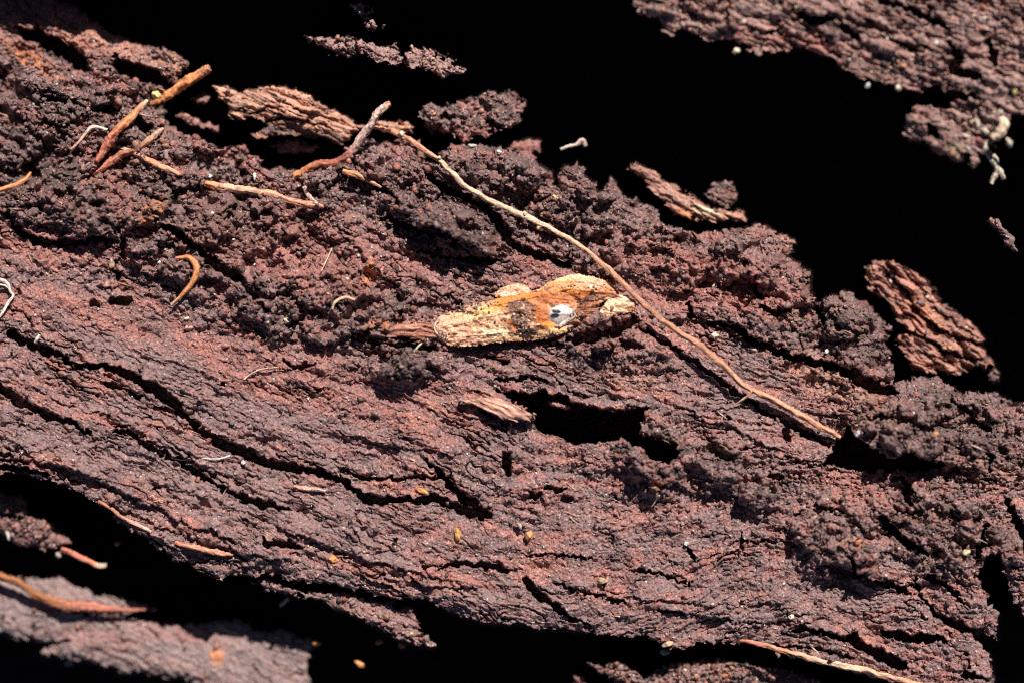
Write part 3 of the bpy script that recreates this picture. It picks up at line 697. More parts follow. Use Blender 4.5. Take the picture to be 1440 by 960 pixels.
for poly, z, sd_, lab in [
        ([(247, 162), (256, 159), (280, 168), (310, 178), (308, 187), (290, 184), (262, 174)], -70, 35, "short reddish bark scrap lying in the gap left of the tan flake"),
        ([(272, 140), (284, 134), (297, 136), (294, 146), (276, 147)], -75, 36, "tiny reddish scrap in the dark gap beneath the thick orange stub"),
        ([(332, 208), (344, 203), (350, 211), (348, 220), (336, 219)], -60, 37, "small pink wood lump on the soil below the tan flake"),
        ([(706, 208), (722, 198), (745, 196), (762, 198), (762, 212), (740, 216), (715, 216)], -66, 38, "pinkish crumb of wood behind the soil ridge at top centre"),
        ([(375, 206), (400, 196), (430, 198), (452, 206), (440, 216), (400, 217)], -84, 39, "grey crumbly lump in the dark pocket under the tan flake"),
        ([(770, 564), (784, 566), (803, 570), (805, 576), (790, 574), (772, 570)], -6, 40, "thin pale splinter at the upper lip of the big black hole"),
        ([(0, 18), (18, 26), (26, 42), (24, 54), (10, 62), (-14, 60), (-20, 20)], -78, 41, "rounded dark grey knob at the top left corner")]:
    o, _ = piece("wood_scrap", poly, z, sd_, M_BARK, soilk=.6, dome=8, dfall=4, thick=10, amp=.4, edge=.7, step=1.1, flat=sd_ in (40,), tint=None if sd_ in (39, 41) else RED, tintk=.5)
    tag(o, lab, "wood scrap")

# ================================================================== roots, twigs, fibres
def catmull(P, n=8):
    P = np.array(P, float); Q = np.vstack([2 * P[0] - P[1], P, 2 * P[-1] - P[-2]])
    out = []
    for i in range(1, len(Q) - 2):
        for t in np.linspace(0, 1, n, endpoint=False):
            a, b, c, d = Q[i - 1], Q[i], Q[i + 1], Q[i + 2]
            out.append(.5 * ((2 * b) + (c - a) * t + (2 * a - 5 * b + 4 * c - d) * t * t + (-a + 3 * b - 3 * c + d) * t ** 3))
    out.append(P[-1]); return np.array(out)
def tube(name, pts, mat, cols, parent=None, sides=14, seed=0, rough=.22, n=12, flat=1.0):
    """pts: (u, v, z, radius); cols: list of (t, colour)"""
    P = catmull(pts, max(n, 12))
    r = np.random.RandomState(seed)
    f = ((D - P[:, 2]) / D)
    C = np.stack([(P[:, 0] - CX) * f, (CY - P[:, 1]) * f, P[:, 2]], 1)
    rad = P[:, 3]
    T = np.gradient(C, axis=0); T /= np.linalg.norm(T, axis=1)[:, None] + 1e-9
    side = np.cross(T, [0, 0, 1.0]); side /= np.linalg.norm(side, axis=1)[:, None] + 1e-9
    upv = np.cross(side, T)
    k = len(C); th = np.linspace(0, 2 * np.pi, sides, endpoint=False)
    tt = np.arange(k)
    co = []; cc = []
    ts = np.array([c[0] for c in cols]); cs = np.array([c[1] for c in cols])
    length = np.concatenate([[0], np.cumsum(np.linalg.norm(np.diff(C, axis=0), axis=1))])
    ph = r.rand(6) * 20
    # a slight wander so that no stem is a clean curve
    wob = np.stack([perlin(length / 16 + ph[0], length * 0 + ph[1], 700 + seed), perlin(length / 16 + ph[2], length * 0 + ph[3], 701 + seed)], 1) * rad.mean() * .38
    C = C + side * wob[:, :1] + upv * wob[:, 1:] * .6
    TH, LE = np.meshgrid(th, length)
    cx, cy = np.cos(TH), np.sin(TH)
    n1 = perlin(cx * 1.6 + ph[0], LE / 14 + cy * 1.6, 702 + seed); n2 = perlin(cx * 3.2 + 5 + cy * 2, LE / 5 + cy * 3.2, 703 + seed)
    n3 = perlin(cx * 3.5 + LE / 60, cy * 3.5 + ph[4], 704 + seed)              # lengthwise furrows
    n4 = r.rand(*TH.shape) - .5
    RR = rad[:, None] * (1 + rough * (1.5 * n1 + 1.1 * n2 + 1.3 * n3 + .7 * n4))
    tpar = np.linspace(0, 1, k)
    base = np.stack([np.interp(tpar, ts, cs[:, j]) for j in range(3)], 1)
    SHD = 1 + .45 * n3 + .35 * n2 + .35 * n4 + .3 * n1
    PT = C[:, None, :] + side[:, None, :] * (cx * RR)[..., None] + upv[:, None, :] * (cy * RR * flat)[..., None]
    CCL = base[:, None, :] * np.clip(SHD, .35, 1.6)[..., None]
    dirt = smooth(.25, .5, perlin(cx * 1.5 + 9, LE / 11 + cy * 1.5, 705 + seed))
    CCL = CCL * (1 - .6 * dirt[..., None]) + np.array([.12, .08, .075]) * .6 * dirt[..., None]
    co = [PT[i] for i in range(k)]; cc = [CCL[i] for i in range(k)]
    co.append(C[:1]); co.append(C[-1:]); cc.append(cc[0][:1]); cc.append(cc[-1][:1])
    co = np.concatenate(co); cc = np.concatenate(cc)
    q = []
    i, j = np.meshgrid(np.arange(k - 1), np.arange(sides), indexing='ij')
    j2 = (j + 1) % sides
    q = np.stack([i * sides + j, i * sides + j2, (i + 1) * sides + j2, (i + 1) * sides + j], -1).reshape(-1, 4)
    a = k * sides
    tr = [(a, (s + 1) % sides, s) for s in range(sides)] + [(a + 1, (k - 1) * sides + s, (k - 1) * sides + (s + 1) % sides) for s in range(sides)]
    return mesh_obj(name, co * S, q, mat, parent, np.clip(cc, .02, .9), tris=tr)
PALE = np.array([.70, .46, .31]); CREAM = np.array([.72, .54, .38]); RT = np.array([.62, .28, .17]); RB = np.array([.38, .12, .075]); OR = np.array([.72, .27, .10]); WHT = np.array([.75, .68, .58]); PNK = np.array([.66, .44, .37])

root = empty("long_root", tuple(wp(np.float64(545), np.float64(182), np.float64(-30))))
tag(root, "long thin tan root crossing the log diagonally, passing just right of the moth", "root")
LR_ = [(522, 177, 4.2), (545, 182, 4.4), (562, 190, 3.9), (585, 203, 4.2), (605, 218, 4.2), (618, 226, 4.0), (640, 248, 4.0), (655, 262, 4.0), (680, 277, 4.2), (715, 294, 4.4), (738, 304, 5.0), (765, 317, 4.2), (790, 331, 3.8),
      (820, 348, 3.8), (840, 366, 4.0), (858, 382, 4.4), (880, 403, 4.6), (905, 428, 4.4), (925, 445, 4.6), (950, 464, 4.8), (975, 480, 4.8), (1000, 500, 5.0), (1025, 522, 5.0), (1045, 540, 5.2), (1070, 553, 5),
      (1105, 572, 5), (1140, 592, 5), (1160, 603, 4.6), (1182, 614, 3.6)]
LR = [(a_, b_, c_ * .82) for a_, b_, c_ in LR_]
lift = [16, 14, 16, 20, 22, 24, 26, 28, 30, 30, 28, 26, 24, 24, 24, 28, 34, 34, 32, 30, 28, 28, 26, 24, 22, 20, 16, 12, 8]
zz = []
for (u, v, r_), l in zip(LR, lift):
    zz.append(max(zsmooth(u, v, 10), -75) + l)
zz = np.convolve(np.pad(zz, 2, mode='edge'), np.ones(5) / 5, 'valid')
tube("root_stem", [(u, v, z, r_) for (u, v, r_), z in zip(LR, zz)], M_ROOT, [(0, RT), (.12, RT), (.2, PALE), (.4, PALE), (.52, RT), (.62, RT * .8), (.75, RT * .75), (.9, RT * 1.05), (1, RT)], root, seed=1, n=16, rough=.2, sides=16)
zb_ = zz[23]
tube("rootlet", [(1047, 541, zb_, 1.8), (1056, 550, zb_ + 1, 1.7), (1046, 560, zb_ - 6, 1.5), (1034, 569, zb_ - 14, .9)], M_ROOT, [(0, RT), (1, PALE)], root, seed=2, sides=8)
tube("rootlet", [(858, 382, zz[15], 1.6), (872, 398, zz[15] - 2, 1.6), (890, 410, zz[16] - 6, 1.4), (905, 424, zz[17] - 8, 1)], M_ROOT, [(0, RT * .7), (1, RB)], root, seed=3, sides=8)
def grain(name, u, v, z, rx, ry, rz, ang, c, mat=M_GRAIN, parent=None, seed=0, lump=.32):
    rx *= .88; ry *= .88; z -= min(rx, ry) * .2
    r = np.random.RandomState(seed + 77)
    nu, nv = 14, 9
    th = np.linspace(0, 2 * np.pi, nu, endpoint=False); ph = np.linspace(0, np.pi, nv)[1:-1]
    TH, PH = np.meshgrid(th, ph)
    k = 1 + lump * (np.sin(2 * TH + r.rand() * 6) * np.sin(2 * PH + r.rand() * 6) + .7 * np.sin(3 * TH + r.rand() * 6) * np.sin(PH * 3 + r.rand() * 6)) + lump * .9 * (r.rand(*TH.shape) - .5)
    x = rx * k * np.cos(TH) * np.sin(PH); y = ry * k * np.sin(TH) * np.sin(PH); w = rz * k * np.cos(PH)
    a = math.radians(ang)
    X = np.concatenate([(x * math.cos(a) - y * math.sin(a)).ravel(), [0, 0]]); Y = np.concatenate([(x * math.sin(a) + y * math.cos(a)).ravel(), [0, 0]]); W = np.concatenate([w.ravel(), [rz, -rz]])
    f = (D - z) / D
    co = np.stack([(u - CX) * f + X, (CY - v) * f + Y, z + W], 1) * S
    m = len(ph)
    q = [(i * nu + j, i * nu + (j + 1) % nu, (i + 1) * nu + (j + 1) % nu, (i + 1) * nu + j) for i in range(m - 1) for j in range(nu)]
    q = [t[::-1] for t in q]
    top = m * nu
    tr = [(top, j, (j + 1) % nu) for j in range(nu)] + [(top + 1, (m - 1) * nu + (j + 1) % nu, (m - 1) * nu + j) for j in range(nu)]
    cc = np.tile(np.array(c), (len(co), 1)) * (.85 + .5 * (r.rand(len(co), 1) - .5))
    return mesh_obj(name, co, q, mat, parent, np.clip(cc, .02, .9), tris=tr)
for (u, v, i, rr) in [(564, 188, 2, 5), (618, 222, 5, 3), (676, 274, 8, 3), (738, 300, 10, 3.6)]:
    grain("pale_nodule", u, v, zz[i] + 5, rr, rr * .8, rr * .7, 10, (.78, .68, .50), parent=root, seed=int(u))

def thin(name, pts, cols, label, cat, lift=6, surf=True, sides=16, seed=0, absz=None, rough=.22, n=14, group=None, sink=True):
    P = []
    for i, (u, v, r_) in enumerate(pts):
        z = (max(zsmooth(u, v, 5), -130) + lift) if absz is None else (absz if np.isscalar(absz) else absz[i])
        P.append([u, v, z, r_])
    P = np.array(P)
    if absz is None and len(P) > 3:
        P[:, 2] = np.convolve(np.pad(P[:, 2], 1, mode='edge'), [.25, .5, .25], 'valid')
    o = tube(name, P, M_ROOT, cols, None, sides, seed, rough, n)
    tag(o, label, cat, group); return o
thin("twig", [(549, 147, 3.4), (543, 150, 5), (534, 157, 5), (525, 170, 5.2), (513, 186, 5.4), (500, 205, 5.2), (488, 220, 5.2), (475, 227, 5.6), (460, 229, 5), (440, 234, 5.2), (425, 242, 4.6), (410, 251, 4.2), (394, 262, 3)],
     [(0, RT), (.12, PNK * 1.15), (.38, PNK), (.5, RB), (.7, RB * 1.1), (.85, OR), (1, OR * .8)], "bent twig, pale grey tip standing over the hollow, orange lower end in the soil", "twig",
     absz=[10, 8, 5, 0, -6, -12, -18, -24, -26, -28, -32, -36, -46], seed=5)
thin("twig", [(428, 262, 2.6), (434, 275, 3), (446, 288, 2.6)], [(0, PNK), (1, PNK)], "short pinkish stub beside the bent twig's orange end", "twig", lift=4, seed=6)
thin("root_piece", [(166, 205, 1.6), (180, 212, 3), (200, 221, 3.8), (225, 233, 4.2), (252, 246, 2.6)], [(0, CREAM), (.2, PALE), (.5, RT), (1, RT)], "short pale orange root piece lying on dark soil at left, upper of two in line", "root", lift=7, seed=7)
thin("root_piece", [(288, 258, 3.6), (300, 262, 5.2), (320, 264, 5.4), (345, 267, 4.8), (385, 275, 4.4), (420, 285, 4.6), (440, 289, 5), (455, 290, 2.4)], [(0, OR), (.2, RT * 1.1), (.35, PALE), (.6, RT), (1, RT)],
     "straight orange root piece lying under the bent twig, lower of two in line", "root", lift=7, seed=8)
thin("root_stub", [(294, 96, 5), (287, 100, 6.6), (270, 111, 7), (252, 122, 7), (236, 134, 6), (222, 142, 4.4), (212, 146, 3)], [(0, RT), (.3, OR), (1, OR * .95)], "thick orange root stub jutting over the hollow at upper left", "root",
     absz=[-30, -33, -38, -45, -50, -54, -58], seed=9, rough=.2)
thin("root_piece", [(207, 142, 2), (200, 150, 3.6), (190, 161, 5.2), (178, 171, 6), (165, 183, 6), (154, 198, 6), (145, 213, 5), (136, 228, 3)], [(0, CREAM), (.18, RT), (.4, OR * .85), (.7, RB * 1.5), (1, RB)],
     "thick red-brown root piece slanting down into the soil at left", "root", lift=12, seed=10)
thin("root_piece", [(230, 182, 2.4), (222, 188, 4), (208, 198, 4.6), (192, 212, 3.6), (168, 219, 4.6), (148, 232, 4.4), (130, 246, 2.4)], [(0, PALE * .8), (.4, RT * .8), (1, RB * 1.1)], "flaky tan root piece below the red-brown one at left", "root", lift=6, seed=11, rough=.34)
thin("fibre", [(99, 211, 1.3), (116, 194, 1.8), (127, 180, 2.2), (138, 179, 2), (151, 183, 1.6)], [(0, RT), (.4, PNK), (1, WHT * .9)], "kinked pinkish fibre beside the thick red-brown root", "fibre", lift=8, seed=12)
thin("root_piece", [(-14, 272, 3.2), (0, 267, 3.2), (20, 262, 3), (34, 254, 2.8), (43, 243, 1.8)], [(0, RT), (.5, OR), (1, OR)], "orange rootlet curving in from the left edge", "root", lift=6, seed=13)
thin("root_curl", [(247, 363, 1.8), (256, 362, 2.6), (266, 362, 3.4), (274, 370, 4.2), (276, 383, 4), (269, 399, 3.6), (258, 412, 3), (249, 422, 2.2), (241, 429, 1.3)], [(0, RB * 1.4), (.2, OR * .8), (.45, OR * 1.1), (.8, OR), (1, CREAM)],
     "bright orange hook-shaped root curl on the reddish wood at left", "root", lift=8, seed=14, rough=.08)
thin("root_piece", [(482, 240, 2.6), (495, 244, 3.6), (510, 250, 3), (524, 257, 2.4), (536, 264, 1.4)], [(0, OR), (.5, RT * 1.1), (1, RT)], "short orange root piece right of the bent twig's base", "root", lift=9, seed=15)
thin("root_piece", [(-20, 804, 5), (0, 808, 5.4), (25, 819, 5.6), (53, 836, 6), (85, 848, 7), (110, 852, 6.4), (145, 855, 5), (180, 857, 3), (205, 857, 1.6)], [(0, OR * .5), (.4, OR * .42), (.7, RB * 1.3), (1, RB * .9)],
     "orange-red root lying along the lower left slab", "root", absz=[-100, -98, -96, -96, -97, -98, -100, -104, -110], seed=16)
thin("twig", [(86, 771, 3), (100, 777, 3.6), (118, 786, 3.4), (130, 792, 3), (138, 795, 3), (150, 795, 2.8)], [(0, RB * 1.3), (.6, RB * 1.6), (.8, PALE * .8), (1, CREAM * .8)], "thin red twig with a pale tip over the lower left hollow", "twig", absz=-85, seed=17)
thin("root_piece", [(1040, 900, 1.6), (1061, 903, 3), (1089, 911, 3.4), (1128, 922, 3.8), (1171, 932, 4), (1213, 941, 4.2), (1249, 951, 3.8), (1284, 960, 3.4), (1320, 975, 3)], [(0, RB * 1.2), (.3, RT * .9), (.5, PALE), (.8, RT), (1, RT)],
     "long reddish root along the log's lower edge at bottom right", "root", absz=[2, 4, 4, 2, 0, 0, -2, -6, -10], seed=18, rough=.24)
thin("root_piece", [(246, 762, 2), (262, 767, 3.4), (283, 772, 3.6), (305, 777, 4), (328, 780, 2)], [(0, RB * 1.4), (.5, RT), (1, RT * .8)], "flat orange root sliver on the log's lower left edge", "root", lift=4, seed=19, rough=.35)
thin("root_piece", [(138, 704, 1.8), (155, 714, 2.4), (172, 727, 2.4), (192, 737, 2.6), (213, 747, 1.8)], [(0, RB * 1.2), (.5, RT * .8), (1, PNK)], "thin brown root along the log's lower left rim", "root", lift=4, seed=20, rough=.25)
thin("root_piece", [(413, 683, 1.8), (425, 686, 2.8), (440, 687, 2.6), (458, 690, 1.8)], [(0, RT * .8), (1, PNK * .9)], "short pinkish root sliver above the middle crack", "root", lift=4, seed=21, rough=.3)
thin("fibre", [(-8, 392, 1.4), (4, 394, 1.8), (12, 400, 1.9), (15, 410, 1.9), (19, 416, 2), (11, 427, 2), (3, 440, 2), (-8, 452, 2)], [(0, WHT), (1, WHT)], "bright white kinked fibre at the left edge", "fibre", lift=8, seed=22)
thin("fibre", [(0, 400, 1.2), (8, 402, 1.4), (13, 407, 1.2)], [(0, WHT), (1, WHT)], "tiny white side strand joined to the kinked white fibre", "fibre", lift=8, seed=23)
thin("fibre", [(240, 643, .6), (255, 646, 1), (280, 644, 1.1), (305, 645, 1.2), (324, 640, .9)], [(0, WHT * .8), (1, WHT)], "fine white hair lying above the long crack at left", "fibre", lift=4, seed=24, sides=6)
thin("fibre", [(343, 533, .9), (352, 526, 1.2), (367, 519, 1.2), (392, 516, .7)], [(0, PNK), (1, PALE)], "fine pale hair on smooth reddish wood left of the moth", "fibre", lift=5, seed=25, sides=6)
thin("fibre", [(452, 381, .8), (459, 366, 1), (467, 349, .7)], [(0, PALE), (1, PALE)], "straight upright pale hair above the moth's left end", "fibre", lift=6, seed=26, sides=6)
thin("fibre", [(467, 435, 1.6), (470, 426, 1.9), (478, 420, 1.9), (488, 419, 2), (499, 422, 1.3)], [(0, CREAM * .9), (1, RT * 1.1)], "small pale hook of root beside the orange stain, left of the moth", "fibre", lift=6, seed=27)
thin("fibre", [(-2, 722, 2), (4, 734, 2.2), (10, 746, 2.4), (15, 758, 3)], [(0, WHT), (1, WHT * .8)], "white rootlet at the left edge above the lower slab", "fibre", absz=-88, seed=28)
thin("fibre", [(50, 482, 1.8), (53, 476, 2), (56, 471, 1.4)], [(0, WHT * .8), (1, WHT)], "tiny pale stub in the upper left end of the long crack", "fibre", lift=10, seed=29, sides=8)
thin("fibre", [(393, 851, 1.6), (399, 847, 2.2), (406, 841, 1.8)], [(0, WHT * .7), (1, CREAM)], "tiny pale curl hanging below the log's lower rim", "fibre", absz=-70, seed=30)
thin("twig", [(788, 210, 1.4), (798, 207, 1.8), (810, 204, 2), (819, 199, 3.4), (824, 206, 2.4)], [(0, WHT), (.6, PNK), (1, PNK * .8)], "tiny pale twig with a purplish tip in the dark hollow at top", "twig", absz=-62, seed=31)
thin("fibre", [(916, 712, .8), (922, 704, 1.1), (927, 696, 1)], [(0, PNK), (1, CREAM)], "short pale hair by the orange speck right of the big hole", "fibre", lift=5, seed=32, sides=6)
# hanging lichen branchlet at the upper right
lich = empty("lichen_sprig", tuple(wp(np.float64(1384), np.float64(209), np.float64(60))))
tag(lich, "pale tangled lichen sprig with a forked tip hanging from the upper right bank", "lichen")
LC = np.array([.50, .42, .33])
tube("stem", [(1382, 207, 62, 4), (1392, 218, 60, 3.8), (1400, 230, 58, 4), (1402, 240, 56, 3.8), (1398, 250, 55, 3.4), (1394, 259, 54, 2.6)], M_ROOT, [(0, LC), (1, LC * 1.1)], lich, seed=40, rough=.35)
tube("branch", [(1401, 236, 57, 3), (1407, 242, 56, 3.4), (1412, 252, 54, 2)], M_ROOT, [(0, LC), (1, LC)], lich, seed=41, rough=.3)
tube("branch", [(1392, 218, 60, 3), (1399, 221, 62, 2.6), (1404, 228, 62, 2)], M_ROOT, [(0, LC), (1, LC)], lich, seed=42, rough=.3)
for k_, (u, v, a_, ln) in enumerate([(1372, 168, 80, 14), (1360, 200, 100, 16), (1346, 214, 60, 14), (1388, 200, 110, 18), (1370, 222, 95, 14), (1416, 196, 70, 12), (1352, 190, 20, 10), (1399, 160, -30, 12), (1380, 182, 40, 12), (1333, 205, 130, 10)]):
    ca_, sa_ = math.cos(math.radians(a_)), math.sin(math.radians(a_)); z_ = 84 - .1 * (v - 160)
    tube("lobe", [(u, v, z_, 2.6), (u + ca_ * ln * .5 + 2, v + sa_ * ln * .5, z_ + 6, 3.6), (u + ca_ * ln, v + sa_ * ln, z_ + 2, 2)], M_ROOT, [(0, LC * .8), (1, LC * (1.0 + .1 * (k_ % 4)))], lich, seed=80 + k_, rough=.4, sides=10)
o = tube("lichen_lobe", [(1408, 166, 92, 4), (1412, 176, 96, 6), (1406, 188, 96, 6.5), (1396, 194, 92, 5)], M_ROOT, [(0, CREAM), (1, CREAM * .85)], None, seed=43, rough=.3)
tag(o, "cream curved lichen lobe on the crumbly clump at upper right", "lichen")

# bright grains, seeds and flecks that can be told apart
ORG = (.72, .30, .09); YEL = (.72, .56, .24); CRM = (.78, .66, .48); WH = (.8, .76, .70)
for (u, v, rx, ry, an, c, name, cat, lab, z) in [
        (594, 690, 9, 5, -24, ORG, "orange_pellet", "pellet", "orange oval pellet on the upper rim of the crack below the moth", None),
        (643, 750, 5.6, 10, 22, (.70, .36, .12), "orange_pellet", "pellet", "upright orange pellet below the end of the long crack", None),
        (743, 752, 6, 7, 0, (.72, .34, .12), "orange_pellet", "pellet", "small orange pellet right of the upright one", None),
        (731, 739, 2.6, 6, 30, (.5, .42, .36), "grey_seed", "seed", "thin grey seed just above the small orange pellet", None),
        (847, 816, 7, 6, 0, (.50, .34, .20), "tan_fleck", "fleck", "dull tan fleck on the wood at bottom centre", None),
        (469, 786, 8, 5.5, 10, ORG, "orange_chip", "wood chip", "orange wood chip near the log's lower left rim", None),
        (220, 134, 7, 6.4, 0, YEL, "yellow_grain", "grain", "large pale yellow grain beside the thick orange stub", -30),
        (230, 100, 5, 7, 0, WH, "white_grain", "grain", "white grain on the clump above the thick orange stub", -48),
        (157, 371, 5, 8, 6, (.55, .33, .22), "tan_grain", "grain", "tall tan grain on dark soil left of the orange curl", None),
        (263, 448, 3.6, 3.2, 0, CRM, "cream_grain", "grain", "cream grain directly below the orange curl, upper of two", None),
        (265, 461, 6, 5, 0, (.55, .36, .27), "tan_grain", "grain", "tan lump directly below the orange curl, lower of two", None),
        (403, 451, 5, 4, -20, CRM, "cream_grain", "grain", "cream grain on the soil between curl and moth", None),
        (467, 457, 3, 3, 0, WH, "white_grain", "grain", "small white grain left of the orange wood ridge by the moth", None),
        (342, 650, 3, 3.6, 0, WH, "white_grain", "grain", "white grain just below the fine white hair", None),
        (965, 764, 4, 3.4, 0, WH, "white_grain", "grain", "white grain above a small round pit at lower right of centre", None),
        (1113, 867, 4, 5, 20, CRM, "cream_grain", "grain", "cream grain on the bottom right wood", None),
        (1122, 10, 6, 5, 0, YEL, "yellow_grain", "grain", "pale yellow grain in a slot of the upper right bank", 92),
        (1035, 72, 6, 4.5, 0, CRM, "cream_grain", "grain", "cream grain hanging under the upper right bank's rim", 84),
        (1263, 124, 5, 4, 0, CRM, "cream_grain", "grain", "cream grain on the rim of the upper right bank, near its crumbly clump", 92),
        (1426, 127, 5, 6, 0, YEL, "yellow_grain", "grain", "yellow grain at the right edge of the upper right bank", 96),
        (1220, 121, 5, 4, 0, (.45, .42, .40), "grey_grain", "grain", "grey grain under the middle of the upper right bank's rim", 84),
        (506, 933, 10, 4, -20, ORG, "orange_chip", "wood chip", "orange chip in the black hollow at bottom, below the grey ledge", -90),
        (533, 902, 5, 4, 0, ORG, "orange_chip", "wood chip", "small orange chip under the tip of the grey ledge, left one", -88),
        (566, 906, 6, 5, 30, (.55, .18, .08), "red_chip", "wood chip", "small red chip under the tip of the grey ledge, right one", -88),
        (165, 764, 4, 4, 0, ORG, "orange_chip", "wood chip", "tiny orange chip alone in the lower left hollow", -80),
        (446, 904, 7, 3.4, 0, ORG, "orange_chip", "wood chip", "orange chip at the right tip of the lower left slab", -108),
        (97, 931, 6, 5, 0, (.30, .26, .26), "grey_grain", "grain", "grey grain under the lower left slab", -150),
        (82, 780, 4, 5, 0, (.40, .33, .28), "grey_grain", "grain", "grey-brown grain at the root of the thin red twig", -90),
        (1005, 402, 5, 3.6, 30, CRM, "cream_grain", "grain", "cream grain on red wood right of the long root", None),
        (1005, 472, 6, 5, 0, CRM, "cream_grain", "grain", "pale grain in the crack right of the long root", None),
        (1059, 491, 5, 3.4, 0, (.60, .45, .36), "cream_grain", "grain", "pale pinkish grain below the crack right of the long root", None),
        (1162, 494, 4, 3.4, 0, WH, "white_grain", "grain", "white grain on the dark chunk before the layered flake", None),
        (1206, 609, 5, 4.5, 0, (.45, .42, .42), "grey_grain", "grain", "grey grain at the left tip of the chunk over the wedge shadow", None),
        (1315, 610, 5, 5, 0, (.60, .28, .14), "orange_chip", "wood chip", "orange fleck on the big dark chunk at right", None),
        (702, 214, 5, 3, -20, WH, "white_grain", "grain", "white fleck on the soil ridge at top centre, right one", None),
        (664, 205, 6, 3, 0, (.6, .58, .52), "white_grain", "grain", "white fleck on the soil ridge at top centre, left one", None),
        (758, 320, 4, 4, 0, YEL, "yellow_grain", "grain", "yellow grain just below the long root, left of centre", None),
        (780, 277, 3.4, 3.4, 0, YEL, "yellow_grain", "grain", "yellow grain above the long root near the upright soil lump", None),
        (294, 248, 4, 3, 0, WH, "white_grain", "grain", "white grain just above the straight orange root piece", None),
        (358, 248, 3.4, 5, 0, WH, "white_grain", "grain", "white upright grain under the tan flake's dark pocket", None),
        (163, 195, 3.4, 3.4, 0, WH, "white_grain", "grain", "white grain at the lower side of the thick red-brown root", None),
        (1359, 777, 6, 5, 0, (.62, .48, .28), "tan_grain", "grain", "yellowish grain at far right above the black gap", None),
        (939, 905, 8, 5, 20, (.60, .40, .26), "tan_grain", "grain", "tan lump on the rim at bottom centre, pointing down", None),
        (935, 916, 6, 6, 0, (.42, .37, .30), "grey_grain", "grain", "grey speckled lump hanging under the rim at bottom centre", -40)]:
    z_ = (zsmooth(u, v, 3) + min(rx, ry) * .55) if z is None else z
    tag(grain(name, u, v, z_, rx, ry, min(rx, ry) * .8, an, c, seed=int(u + v)), lab, cat)

for (u, v, z) in [(1035, 72, 80), (1220, 121, 80), (506, 933, -93), (533, 902, -91), (566, 906, -91), (165, 764, -83), (97, 931, -153), (82, 780, -93), (935, 916, -44), (399, 847, -72), (812, 204, -64), (120, 787, -88), (104, 779, -88),
                  (8, 742, -92), (1440, 127, 80)]:
    tube("wood_spike", [(u + 3, v - 2, FLOOR - 20, 5), (u - 2, v, (z + FLOOR) * .6, 2.6), (u + 1, v, z * .7 + FLOOR * .3, 1.8), (u, v, z, 1.1)], M_DEEP, [(0, DARK * .5), (1, DARK)], log, seed=int(u), sides=8)
# crumbs strewn over the wood: far too many to count
def crumbs(name, n, box, rmin, rmax, cols, kind_label, seed, dens=None, surf=False, long=1.0, pts=None):
    r = np.random.RandomState(seed)
    CO = []; Q = []; CC = []; base = 0
    # low lumpy octahedra, subdivided once
    ico = np.array([(1, 0, 0), (-1, 0, 0), (0, 1, 0), (0, -1, 0), (0, 0, 1), (0, 0, -1)], float)
    fc = [(0, 2, 4), (2, 1, 4), (1, 3, 4), (3, 0, 4), (2, 0, 5), (1, 2, 5), (3, 1, 5), (0, 3, 5)]
    vsx = list(map(tuple, ico)); cache = {}
    def mid(a, b):
        k = (min(a, b), max(a, b))
        if k not in cache:
            m = (np.array(vsx[a]) + np.array(vsx[b])); m /= np.linalg.norm(m); vsx.append(tuple(m)); cache[k] = len(vsx) - 1
        return cache[k]
    f2 = []
    for a, b, c in fc:
        ab, bc, ca = mid(a, b), mid(b, c), mid(c, a); f2 += [(a, ab, ca), (ab, b, bc), (ca, bc, c), (ab, bc, ca)]
    B = np.array(vsx); f2 = np.array(f2)
    k = 0
    while k < n:
        if pts is not None:
            cu, cv, su, sv, zc = pts[r.randint(len(pts))]
            u = cu + su * (r.rand() + r.rand() - 1); v = cv + sv * (r.rand() + r.rand() - 1)
            gu, gv, gz, gs = MU[0], MU[1], MU[2], MU[3]
            i = int(np.searchsorted(gu, u)); j = int(np.searchsorted(gv, v))
            if i >= len(gu) or j >= len(gv) or gz[j, i] < -900: continue
            z = float(gz[j, i])
        elif surf:
            gu, gv, gz, gs, _, a0, b0, a1, b1 = SURF[r.choice(len(SURF), p=SW)]
            u = r.uniform(max(a0, -10), min(a1, 1450)); v = r.uniform(max(b0, -10), min(b1, 970))
            i = int(np.searchsorted(gu, u)); j = int(np.searchsorted(gv, v))
            if i >= len(gu) or j >= len(gv) or gs[j, i] < 3: continue
            z = float(gz[j, i])
        else:
            u = r.uniform(box[0], box[2]); v = r.uniform(box[1], box[3])
            i = int(np.searchsorted(us, u)); j = int(np.searchsorted(vs, v))
            if i >= len(us) or j >= len(vs) or SDM[j, i] < 2: continue
            if dens is not None and r.rand() > dens[j, i]: continue
            z = float(Zmain[j, i])
        rad = rmin + (rmax - rmin) * r.rand() ** 3
        s = rad * (.65 + .6 * r.rand(3)); P = B * (1 + 1.0 * (r.rand(len(B), 1) - .5)) * s
        a = r.rand() * 6.28 if long == 1 else -.38 + .9 * (r.rand() - .5) * (1 if r.rand() < .8 else 4)
        if long != 1: P = P * [long * (.5 + r.rand()), .8, .8]
        ca, sa = math.cos(a), math.sin(a)
        P = np.stack([P[:, 0] * ca - P[:, 1] * sa, P[:, 0] * sa + P[:, 1] * ca, P[:, 2]], 1)
        f = (D - z) / D
        CO.append((P + [(u - CX) * f, (CY - v) * f, z + rad * .35]) * S); Q.append(f2 + base); base += len(B)
        c = np.array(cols[r.randint(len(cols))]) * (.7 + .6 * r.rand()); CC.append(np.tile(c, (len(B), 1))); k += 1
    o = mesh_obj(name, np.concatenate(CO), None, M_WOOD, None, np.clip(np.concatenate(CC), .02, .8), tris=np.concatenate(Q), smooth_=False)
    tag(o, kind_label, "crumbs", kind='stuff'); return o
